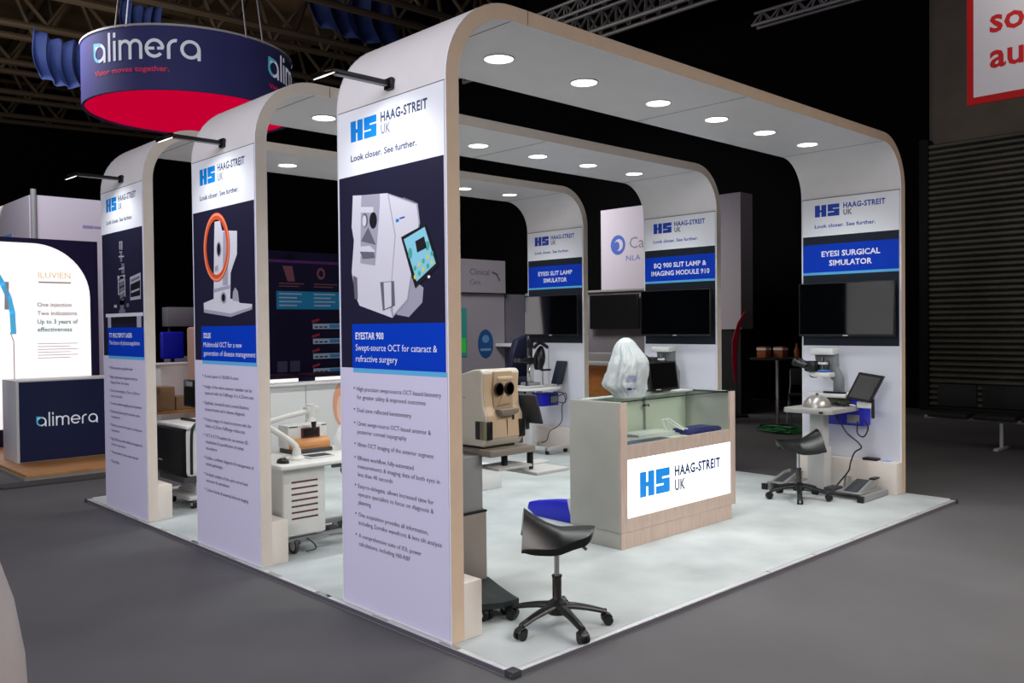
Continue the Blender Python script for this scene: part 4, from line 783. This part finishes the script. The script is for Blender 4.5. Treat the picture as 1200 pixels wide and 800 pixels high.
# white storage box on the carpet
t = thing('storage_box', 'white box standing on the carpet beyond the near lift table', 'box', (2.8, 3.15, T))
mb = MB(); mb.box((2.45, 2.96, T), (3.09, 3.30, T+.20), OFFW, .004); mb.build('box_body', t); mb = MB(); mb.box((2.445, 2.955, T+.20), (3.095, 3.305, T+.225), OFFW, .004); mb.build('lid', t)

# ================================================================== NEIGHBOURING STANDS
# round hanging sign
RC = Vector((2.97, 9.82)); RR = 1.52; RZ0, RZ1 = 4.94, 5.81
t = thing('hanging_ring_sign', 'round navy fabric ring sign with crimson underside hanging from the roof', 'sign', (RC.x, RC.y, RZ0))
mb = MB(); n = 72
pr = [(RR, RZ0), (RR, RZ1), (RR-.04, RZ1), (RR-.04, RZ0)]
mb.grid([[(RC.x+r*math.cos(2*PI*i/n), RC.y+r*math.sin(2*PI*i/n), z) for i in range(n)] for r, z in pr+pr[:1]], RINGF, closed=True)
def ringfn(a0): return lambda u, v, l: (RC.x+(RR+.002*l)*math.cos(a0+u/RR), RC.y+(RR+.002*l)*math.sin(a0+u/RR), v)
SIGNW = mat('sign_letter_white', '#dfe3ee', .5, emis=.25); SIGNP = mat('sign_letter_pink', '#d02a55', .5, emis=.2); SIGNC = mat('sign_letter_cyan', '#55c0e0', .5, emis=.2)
for a0 in (-2.96, -1.19, .58):
    p = Print(ringfn(a0), mb); alimera(p, .0, 5.37, .262, SIGNW, SIGNC, 2); p.text("Vision moves together.", .02, 5.19, .07, SIGNP, width=1.2, bold=True)
mb.build('fabric_band', t)
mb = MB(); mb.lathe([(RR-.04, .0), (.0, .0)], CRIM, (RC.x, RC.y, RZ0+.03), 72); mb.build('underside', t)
mb = MB(); mb.grid([[(RC.x+(RR+.015)*math.cos(2*PI*i/n), RC.y+(RR+.015)*math.sin(2*PI*i/n), z) for i in range(n)] for z in (RZ1, RZ1+.03)], LGREY, closed=True); mb.build('top_rim', t)
for k in range(4):
    a = 2*PI*k/4+.4; mb = MB(); mb.cyl((RC.x+(RR-.1)*math.cos(a), RC.y+(RR-.1)*math.sin(a), RZ1-.02), (RC.x+.5*math.cos(a), RC.y+.5*math.sin(a), 11.98), .012, GREYP, n=6); mb.build('hanging_cable', t)
# neighbour's counter, wooden base, lit wall
WOODF = woodmat('base_oak', '#a5713c', '#c08a50', (1, 14, 1), .5)
t = thing('oak_platform', 'low oak topped stand base under the navy counter', 'platform', (1.5, 9, 0))
mb = MB(); mb.box((-.10, 7.17, .03), (4.2, 10.6, .065), WOODF, .003); mb.build('oak_deck', t); mb = MB(); mb.box((-.12, 7.15, 0), (4.22, 10.62, .03), mat('base_edge_grey', '#8c8984', .6)); mb.build('edge', t)
mb = MB(); mb.prism([(-.42, 6.75), (2.2, 6.62), (2.2, 6.98), (-.5, 7.05)], 0, .018, mat('ramp_dark', '#3b3937', .8)); tag(mb.build('floor_mat'), 'dark ramp strip on the hall floor in front of the oak base', 'mat')
t = thing('brand_counter', 'navy fronted counter with white side standing on the oak base', 'counter', (.7, 8.4, .065))
mb = MB(); mb.box((.06, 8.15, .066), (1.55, 8.76, 1.045), OFFW, .004); mb.build('body', t)
mb = MB(); mb.box((.09, 8.138, .075), (1.54, 8.150, 1.03), mat('navy_gloss_front', '#0b1a4a', .35)); p = Print(panel_y(8.138, 0), mb); alimera(p, .27, .49, .113, SIGNW, SIGNC, 2, .15); mb.build('front_panel', t)
t = thing('lit_wall_panel', 'glowing white advertising wall panel with rounded corner inside navy frame', 'sign', (.4, 10, .065))
BLIT = mat('backlit_fabric', '#fdf8f8', .6, emis=.82); NAVYW = mat('navy_wall', '#1d1b4e', .6)
mb = MB(); mb.box((-.35, 10.0, .066), (1.62, 10.25, 2.93), NAVYW, .004); mb.build('frame', t)
x1, zt, r = 1.50, 2.86, .75
poly = [(-.02, .30), (x1, .30)]+[(x1-r+r*math.cos(a), zt-r+r*math.sin(a)) for a in [PI/2*i/14 for i in range(15)]]+[(.12, zt), (.0, 2.4), (-.10, 1.6), (-.14, 1.1)]
mb = MB(); mb.prism(poly, 9.985, 10.001, BLIT, 'y'); p = Print(panel_y(9.985, 0), mb)
LT = mat('lit_text_teal', '#4d8f8f', .6, emis=.35); LG_ = mat('lit_text_grey', '#a39998', .6, emis=.35); LGO = mat('lit_text_gold', '#d9c08a', .6, emis=.7); LCY = mat('lit_print_cyan', '#4fb4e0', .6, emis=.6)
p.text('One injection', .80, 1.98, .055, LG_, width=.45, bold=True); p.text('Two indications', .80, 1.86, .055, LG_, width=.52, bold=True); p.text('Up to 3 years of', .80, 1.74, .06, LT, width=.53, bold=True); p.text('effectiveness', .80, 1.63, .06, LT, width=.45, bold=True)
p.text('ILUVIEN', .82, 2.38, .08, LGO, width=.42); p.line([(.83, 2.32), (1.24, 2.32)], .02, LG_)
for k in range(6): p.line([(.80, 1.46-k*.04), (1.32-.1*(k % 2), 1.46-k*.04)], .008, LG_)
p.line([(.50, .95), (.50, 1.5), (.46, 1.62)], .012, LG_); p.line([(.50, 1.62), (.49, 1.9), (.45, 2.1), (.38, 2.28), (.33, 2.38)], .07, LCY); p.line([(.42, 1.95), (.43, 2.3)], .05, LG_)
mb.build('backlit_face', t)
MB().box((-1.2, 8.9, .066), (-.15, 9.3, .9), mat('lilac_cabinet', '#8f8cd0', .5), .01).build('display_plinth')
tag(bpy.data.objects['display_plinth'], 'lilac cabinet beside the navy fronted counter at the picture edge', 'cabinet')
# partition booth behind
t = thing('partition_booth', 'plain pale lilac partition walls rising above the glowing panel', 'booth', (1.9, 15, 0))
mb = MB(); mb.box((1.87, 14, 0), (3.15, 14.08, 4.10), BOOTHW); p = Print(panel_y(14, 0), mb); p.line([(2.70, 3.58), (2.86, 3.58)], .06, mat('booth_print_lilac', '#8b86b4', .6)); p.line([(2.90, 3.58), (3.08, 3.58)], .05, MATS['booth_print_lilac']); mb.build('front_wall', t); mb = MB(); mb.box((1.80, 14.08, 0), (1.88, 20, 4.10), BOOTHW); mb.box((1.792, 15.2, 3.1), (1.80, 16.4, 3.5), mat('booth_print_blue', '#7f9fd8', .6)); mb.build('side_wall', t); mb = MB(); mb.cyl((1.85, 13.99, 0), (1.85, 13.99, 4.2), .05, GREYP); mb.build('corner_post', t)
# foreground kiosk
POD = mat('kiosk_white', '#d9cfcb', .4)
t = thing('round_kiosk', 'white rounded information kiosk cut off by the left picture edge', 'kiosk', (-2.43, -.175, 0))
mb = MB(); mb.lathe([(.435, .0), (.447, .04), (.447, .3), (.433, .60), (.405, .78), (.352, .96), (.28, 1.09), (.16, 1.16), (.0, 1.18)], POD, (-2.43, -.175, 0), 64); mb.build('shell', t, ang=60); mb = MB(); mb.lathe([(.41, 0), (.44, 0), (.455, .02), (.455, .035), (.44, .04)], DGREY, (-2.43, -.175, 0), 64); mb.build('skirting_ring', t)

# booth with teal stripe seen through the middle arch
t = thing('product_wall', 'dark navy product wall with teal stripe seen through the middle arch', 'booth', (5.5, 11, 0))
DN = mat('product_wall_navy', '#151240', .6); TEAL = mat('teal_stripe', '#1a86b8', .6, emis=.12); PURP2 = mat('violet_edge', '#5a2a72', .6, emis=.1)
mb = MB(); mb.box((4.7, 11, 0), (7.6, 11.2, 3.05), DN); p = Print(panel_y(11, 0), mb)
p.rect(4.75, 2.84, 7.5, 2.89, PURP2, 1); p.rect(5.02, 1.99, 7.4, 2.32, TEAL, 1)
PT = mat('product_print_pale', '#a9c2dc', .6, emis=.1); PR = mat('product_print_red', '#b03048', .6, emis=.08); PPK = mat('product_print_blush', '#8a5a66', .6, emis=.06); PB = mat('product_print_blue', '#3f8fd0', .6, emis=.1)
for u in (5.08, 5.80):
    for k in range(4): p.line([(u, 2.27-k*.07), (u+.45-.1*(k % 2), 2.27-k*.07)], .025, PT, 2)
    for k in range(2): p.line([(u, 2.46-k*.05), (u+.5-.1*k, 2.46-k*.05)], .018, PPK, 2)
p.disc(5.95, 2.66, .09, .11, PPK, 2); p.disc(5.95, 2.66, .05, .06, DN, 3); p.poly([(5.15, 2.78), (5.35, 2.78), (5.4, 2.5), (5.25, 2.5)], PPK, 2)
for k in range(4):
    z = 1.62-k*.28; p.poly([(5.74, z+.16), (5.90, z+.20), (5.90, z+.155), (5.74, z+.115)], PR, 2); p.rect(5.76, z, 6.5, z+.10, PT, 2); p.rect(6.12, z+.015, 6.35, z+.085, PB, 3)
    for j in range(3): p.rect(5.80+j*.1, z+.025, 5.87+j*.1, z+.05, DN, 3)
for u in (5.02, 5.28): p.rect(u, .84, u+.2, 1.04, mat('product_print_slate', '#5d6288', .6), 2)
mb.build('printed_wall', t)
for x in (5.0, 6.6):
    mb = MB(); mb.box((x+.20, 10.88, 2.93), (x+.34, 11.0, 2.97), BLACKP, .005); mb.build('picture_lamp', t)
WLIT = mat('lit_counter_face', '#ffffff', .5, emis=1.0)
for x0, x1, lb in ((4.26, 4.87, 'left'), (5.19, 6.4, 'right')):
    t = thing('lit_counter', 'low counter with a glowing white front, %s below the product wall' % ('with the narrower face,' if lb == 'left' else 'with the wider face,'), 'counter', (x0, 10, 0))
    mb = MB(); mb.box((x0, 10.0, 0), (x1, 10.5, .80), DN, .006); mb.build('body', t); mb = MB(); mb.box((x0-.02, 9.96, .80), (x1+.02, 10.52, .84), mat('counter_top_plum', '#3a1830', .5), .005); mb.build('top', t); mb = MB(); mb.box((x0+.01, 9.985, .08), (x1-.01, 10.0, .78), WLIT); mb.build('glowing_face', t)
# low white wall just behind the platform
t = thing('low_partition', 'low white cabinet wall with faint panel joints just behind the stand', 'partition', (2.3, 5.8, 0))
mb = MB(); mb.box((1.55, 5.70, 0), (3.4, 5.95, .975), OFFW, .006); mb.build('body', t); mb = MB(); mb.box((1.5, 5.66, .975), (3.45, 5.98, 1.0), WHITE, .004); mb.build('top', t)
mb = MB(); mb.box((2.5, 5.696, .30), (2.506, 5.702, .97), GREYP); mb.build('joint', t)
mb = MB(); p = Print(panel_y(5.696, 0), mb); PEACH = mat('peach_print', '#e2a486', .6)
p.disc(3.0, .72, .13, .27, PEACH, 1, 30); p.disc(2.98, .66, .06, .16, mat('peach_print_pale', '#f0c6b0', .6), 2, 24); mb.build('peach_graphic', t)
# clutter between the far arches
CARD = mat('cardboard_tan', '#a98d6c', .8, noise=.06, scale=9)
t = thing('side_table', 'oak side table holding tan cartons between the far arches', 'table', (2.3, 9.1, 0))
mb = MB(); mb.box((1.75, 8.75, .46), (3.2, 9.5, .50), WOODF, .004); mb.build('table_top', t)
for x, y in ((1.8, 8.8), (3.15, 8.8), (1.8, 9.45), (3.15, 9.45)): mb = MB(); mb.box((x-.03, y-.03, .066), (x+.03, y+.03, .461), WOODF, .003); mb.build('leg', t)
for (x0, y0, x1, y1, z, lb) in ((1.85, 8.85, 2.25, 9.2, .83, 'larger tan carton on the oak side table'), (2.28, 8.88, 2.52, 9.2, .68, 'smaller tan carton on the oak side table')):
    t = thing('carton', lb, 'box', (x0, y0, .5)); mb = MB(); mb.box((x0, y0, .501), (x1, y1, z), CARD, .003); mb.build('carton_body', t); mb = MB(); mb.box((x0+.15, y0-.001, z-.1), (x0+.19, y1+.001, z+.0015), mat('parcel_tape', '#8c7550', .4)); mb.build('tape', t)
t = thing('office_chair', 'royal blue office chair in the dark beyond the far arches', 'chair', (3.55, 12, 0))
mb = MB(); mb.box((3.32, 12.0, 1.12), (3.74, 12.08, 1.60), ROYAL, .035, seg=3); mb.build('backrest', t); mb = MB(); mb.box((3.30, 11.6, .98), (3.76, 12.05, 1.06), ROYAL, .03, seg=3); mb.build('seat', t); mb = MB(); mb.cyl((3.53, 11.8, .1), (3.53, 11.8, .98), .03, CHROMED); mb.box((3.5, 12.02, 1.0), (3.56, 12.06, 1.2), BLACKP); mb.build('pillar', t); mb = MB(); mb.lathe([(.28, 0), (.28, .03), (.04, .1), (.0, .1)], BLACKP, (3.53, 11.8, 0)); mb.build('base', t)
t = thing('wall_unit', 'pale grey wall box with shelf beyond the blue office chair', 'cabinet', (4.35, 14, 0))
mb = MB(); mb.box((4.14, 13.7, 0), (4.85, 13.95, 1.1), BOOTHG, .005); mb.build('plinth', t); mb = MB(); mb.box((4.12, 13.66, 1.7), (4.85, 13.95, 2.08), BOOTHG, .005); mb.build('head_box', t); mb = MB(); mb.cyl((4.2, 13.8, 1.1), (4.2, 13.8, 1.7), .03, DGREY); mb.cyl((4.78, 13.8, 1.1), (4.78, 13.8, 1.7), .03, DGREY); mb.build('post', t)
t = thing('beige_pillar_display', 'rounded beige display column beyond the middle arch poster', 'display', (4.2, 10.6, 0))
mb = MB(); mb.box((3.30, 10.6, .066), (3.62, 10.9, 1.68), mat('display_blush', '#b89683', .6), .05, seg=4); mb.build('column', t); mb = MB(); mb.box((3.26, 10.56, .066), (3.66, 10.94, .12), GREYP, .005); mb.build('base', t)
t = thing('white_side_counter', 'white counter edge in front of the blue office chair', 'counter', (3.3, 11.3, 0)); mb = MB(); mb.box((2.9, 11.0, 0), (3.6, 11.4, 1.05), OFFW, .006); mb.build('body', t); mb = MB(); mb.box((2.87, 10.97, 1.05), (3.63, 11.43, 1.08), WHITE, .004); mb.build('top', t)

# booths seen through the right half
GW = mat('far_booth_grey_white', '#a29ca2', .7)
t = thing('logo_tower', 'tall grey white booth tower with round blue emblem beyond the middle right leg', 'booth', (11, 6.8, 0))
mb = MB(); mb.box((11, 5.12, 1.54), (11.4, 8.40, 4.0), GW); mb.box((11, 6.6, 0), (11.4, 8.4, 1.54), GW); p = Print(panel_x(11, 8.4), mb); EMB = mat('emblem_blue', '#26468f', .6)
p.disc(.45, 3.26, .19, .20, EMB); p.disc(.47, 3.26, .11, .12, GW, 2); p.disc(.42, 3.24, .07, .09, EMB, 3); p.text('Ca', .75, 3.17, .22, mat('far_print_grey', '#5f636c', .6), width=.36); p.text('NLA', .66, 2.93, .10, EMB, width=.36); mb.build('clad_wall', t)
mb = MB(); mb.box((11.02, 5.14, 0), (11.38, 6.6, 1.54), BLACKM); mb.build('dark_base', t)
t = thing('cafe_wall', 'low grey partition carrying a black screen seen between the right legs', 'partition', (9, 6.8, 0))
mb = MB(); mb.box((9.02, 4.9, 0), (9.2, 8.6, 2.22), BOOTHG, .004); mb.build('panel', t); mb = MB(); mb.box((8.99, 4.9, 2.22), (9.23, 8.6, 2.26), GREYP, .004); mb.build('capping', t)
t = thing('partition_screen', 'black screen mounted on the low grey partition between the right legs', 'television', (8.95, 6.4, 1.9)); mb = MB(); mb.box((8.93, 5.83, 1.57), (8.98, 6.91, 2.17), BLACKP, .005); mb.build('housing', t); mb = MB(); mb.box((8.928, 5.85, 1.59), (8.931, 6.89, 2.15), mat('dull_screen', '#08090b', .35)); mb.build('screen', t); mb = MB(); mb.box((8.98, 6.2, 1.75), (9.02, 6.5, 2.0), BLACKM); mb.build('bracket', t)
ORW = woodmat('cafe_orange_wood', '#b9702e', '#cf8840', (2, 2, 10), .5)
t = thing('cafe_counter', 'orange brown wooden counter with pale top behind the white carrier bag', 'counter', (8.1, 5.6, 0)); mb = MB(); mb.box((8.0, 4.9, 0), (8.5, 6.35, .98), ORW, .005); mb.build('body', t); mb = MB(); mb.box((7.95, 4.85, .98), (8.55, 6.4, 1.05), LGREY, .005); mb.build('top', t); mb = MB(); mb.box((8.05, 4.9, 1.05), (8.5, 6.35, 1.18), GREYP, .01); mb.build('upstand', t)
t = thing('fascia_booth', 'grey white booth with lettered fascia and round blue sign left of the far panel', 'booth', (12, 13, 0))
mb = MB(); mb.box((11.0, 13, 0), (12.55, 13.3, 2.46), GW); mb.box((12.55, 13.05, 0), (13.9, 13.3, 2.46), mat('far_booth_darker_grey', '#77737c', .7)); mb.build('lower_wall', t); mb = MB(); mb.box((11.0, 12.9, 2.48), (12.5, 13.3, 3.3), GW); p = Print(panel_y(12.9, 0), mb); FP = mat('fascia_print_grey', '#5c5e66', .6); p.text('Clinical', 11.30, 2.92, .15, FP, width=.65); p.line([(12.05, 3.0), (12.2, 2.95), (12.3, 2.8)], .05, FP); p.text('Care', 11.3, 2.68, .12, FP, width=.35); mb.build('fascia', t)  # right stretch of the lower wall in a darker grey
mb = MB(); p = Print(panel_y(12.99, 0), mb); OV = mat('oval_sign_blue', '#1f4f86', .5, emis=.06); p.disc(11.88, 1.20, .26, .36, OV); p.disc(11.88, 1.32, .12, .10, mat('oval_sign_pale', '#5f8fb8', .5, emis=.06), 2); p.line([(11.72, 1.05), (12.04, 1.05)], .06, mat('oval_sign_text', '#7fa5c8', .5), 2); mb.build('oval_sign', t)
mb = MB(); p = Print(panel_y(12.985, 0), mb); p.rect(11.05, .9, 11.25, 2.1, mat('green_teal_strip', '#3b9a90', .5, emis=.05)); p.rect(11.08, 1.0, 11.22, 1.35, mat('exit_green', '#2fae3a', .5, emis=.3), 2); mb.build('green_strip', t)
mb = MB(); mb.box((12.2, 12.4, 1.12), (13.8, 12.98, 1.2), LGREY, .01); mb.build('glowing_shelf', t)
t = thing('wing_chair', 'dark navy upholstered chair back beyond the slit lamp table', 'chair', (11.2, 11, 0)); mb = MB(); mb.prism([(10.85, .45), (10.95, 1.0), (11.1, 1.32), (11.4, 1.42), (11.7, 1.35), (11.75, .45)], 11.0, 11.2, NAVY, 'y', .04); mb.build('backrest', t); mb = MB(); mb.box((10.9, 10.55, .3), (11.7, 11.1, .48), NAVY, .04); mb.build('seat', t)
for x in (10.95, 11.65): mb = MB(); mb.cyl((x, 10.65, 0), (x, 10.65, .3), .02, CHROMED, n=10); mb.cyl((x, 11.1, 0), (x, 11.1, .46), .02, CHROMED, n=10); mb.build('leg_pair', t)
# dark corner between the right legs
t = thing('poseur_table', 'tall black round table with chrome post in the dark beyond the platform', 'table', (9.75, 3.7, 0)); mb = MB(); mb.lathe([(.42, 0), (.42, .025), (.0, .025)], BLACKM, (9.75, 3.7, 1.07)); mb.build('table_top', t); mb = MB(); mb.cyl((9.75, 3.7, .03), (9.75, 3.7, 1.07), .03, CHROME); mb.build('post', t); mb = MB(); mb.lathe([(.28, 0), (.28, .02), (.04, .04), (.0, .04)], BLACKP, (9.75, 3.7, 0)); mb.build('base', t)
ORC = mat('cup_orange', '#a05a32', .5)
for k, (x, y, lb) in enumerate(((9.62, 3.86, 'orange brown carton leftmost on the tall black table'), (9.78, 3.66, 'orange brown carton in the middle of the tall black table'), (9.92, 3.46, 'small orange bottle at the right of the tall black table'))):
    t = thing('table_carton' if k < 2 else 'table_bottle', lb, 'box' if k < 2 else 'bottle', (x, y, 1.096))
    mb = MB()
    if k < 2: mb.box((x-.08, y-.08, 1.096), (x+.08, y+.08, 1.27), ORC, .008); mb.build('carton_body', t); mb = MB(); mb.box((x-.082, y-.082, 1.22), (x+.082, y+.082, 1.25), TXTW); mb.build('label_band', t)
    else: mb.lathe([(.04, 0), (.04, .12), (.015, .17), (.015, .21), (.0, .21)], ORC, (x, y, 1.096), 16); mb.build('bottle_body', t); mb = MB(); mb.cyl((x, y, 1.306), (x, y, 1.33), .017, RED, n=12); mb.build('cap', t)
FOLD = []
for (x, y, rz, lb) in ((10.6, 3.75, 20, 'folding chair with grey legs leftmost beyond the tall black table'), (10.75, 3.15, 50, 'folding chair with grey legs half hidden by the nearest right leg')):
    t = thing('folding_chair', lb, 'chair', (x, y, 0), math.radians(rz), 'dark folding chairs')
    m_ = MB(); m_.box((-.2, -.2, .44), (.2, .2, .47), BLACKM, .008); m_.build('seat', t, True); m_ = MB(); m_.box((.18, -.2, .6), (.21, .2, .88), BLACKM, .008); m_.build('backrest', t, True)
    for s_ in (-1, 1):
        m_ = MB(); m_.tube([(-.22, s_*.2, 0), (.18, s_*.2, .6), (.2, s_*.2, .86)], .011, GREYP, sub=1); m_.build('leg', t, True); m_ = MB(); m_.tube([(.24, s_*.18, 0), (-.15, s_*.18, .45)], .011, GREYP, sub=1); m_.build('leg', t, True)
t = thing('feather_flag', 'narrow curved red flag standing in the dark beyond the platform', 'flag', (10.6, 5.0, 0))
mb = MB(); pts = [(10.60, .60), (10.52, 1.0), (10.53, 1.35), (10.70, 1.65), (10.92, 1.85), (10.98, 1.85), (10.80, 1.6), (10.68, 1.3), (10.66, .95), (10.66, .6)]
mb.prism(pts, 5.0, 5.012, mat('flag_red', '#8f1226', .7, emis=.1), 'y'); mb.build('flag_cloth', t); mb = MB(); mb.tube([(10.66, 5.006, 0), (10.665, 5.006, 1.0), (10.75, 5.006, 1.5), (10.98, 5.006, 1.86)], .012, DGREY); mb.build('pole', t); mb = MB(); mb.lathe([(.2, 0), (.2, .03), (0, .03)], BLACKP, (10.66, 5.006, 0)); mb.build('base', t)
t = thing('standing_screen', 'dim blue standing screen in the dark beyond the tall black table', 'screen', (13.1, 6.6, 0)); mb = MB(); mb.box((12.9, 6.05, .9), (12.98, 6.75, 1.75), BLACKP, .005); mb.build('housing', t); mb = MB(); mb.box((12.895, 6.08, .94), (12.901, 6.72, 1.72), mat('dim_blue_display', '#12507a', .5, emis=.35)); mb.build('display', t); mb = MB(); mb.cyl((12.95, 6.4, .02), (12.95, 6.4, .95), .03, BLACKP); mb.lathe([(.3, 0), (.3, .03), (0, .03)], BLACKP, (12.95, 6.4, 0)); mb.build('pedestal', t)
mb = MB(); GC = mat('green_cable', '#0d6a30', .5)
for s_ in range(5):
    mb.tube([(9.2+.3*math.cos(s_*1.3+k*1.1)*random.uniform(.4, 1.2), 3.35+.32*math.sin(s_+k*1.4)*random.uniform(.4, 1.2), .02+.05*random.random()) for k in range(12)], .012, GC, 6, 4)
tag(mb.build('cable_heap'), 'heap of green cable on the dark hall floor beyond the platform', 'cable', kind='stuff')
# bench seating in front of the shutter
SEATB = mat('bench_black', '#161714', .7); 
t = thing('beam_seating', 'row of black tip up seats on a beam before the roller shutter', 'seating', (9.4, 0, 0))
for k in range(6):
    y = .95-k*.56; mb = MB(); mb.box((9.55, y-.25, .50), (9.60, y+.25, .80), SEATB, .015, X=None); mb.build('backrest', t); mb = MB(); mb.box((9.20, y-.25, .38), (9.58, y+.25, .44), SEATB, .015); mb.build('seat', t)
mb = MB(); mb.box((9.36, -2.2, .34), (9.42, 1.3, .385), GREYP, .004); mb.build('beam', t)
for y in (.35, -1.8): mb = MB(); mb.box((9.37, y-.02, .03), (9.41, y+.02, .34), LGREY, .003); mb.box((9.15, y-.025, 0), (9.65, y+.025, .03), LGREY, .003); mb.build('tee_leg', t)
# red framed banner
t = thing('hanging_banner', 'white banner with red frame and red lettering hanging at top right', 'banner', (10.5, 0, 4.7))
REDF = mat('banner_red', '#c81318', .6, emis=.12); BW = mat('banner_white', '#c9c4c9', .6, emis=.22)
yb = 1.143; zb = 4.70; mb = MB(); mb.box((10.5, yb-4.0, zb), (10.54, yb, zb+3.2), REDF, .003); mb.build('frame', t)
mb = MB(); mb.box((10.494, yb-3.9, zb+.10), (10.5, yb-.09, zb+3.1), BW); p = Print(panel_x(10.494, yb), mb)
for k, s_ in enumerate(('audience', 'something for our', 'We have')): p.text(s_, .30, zb+.47+.49*k, .33 if k != 2 else .33, REDF, bold=True, stretch=1.0)
mb.build('printed_face', t)
for y in (yb-.3, yb-3.7): mb = MB(); mb.cyl((10.52, y, zb+3.2), (10.52, y, 12.0), .01, GREYP, n=6); mb.build('hanging_wire', t)
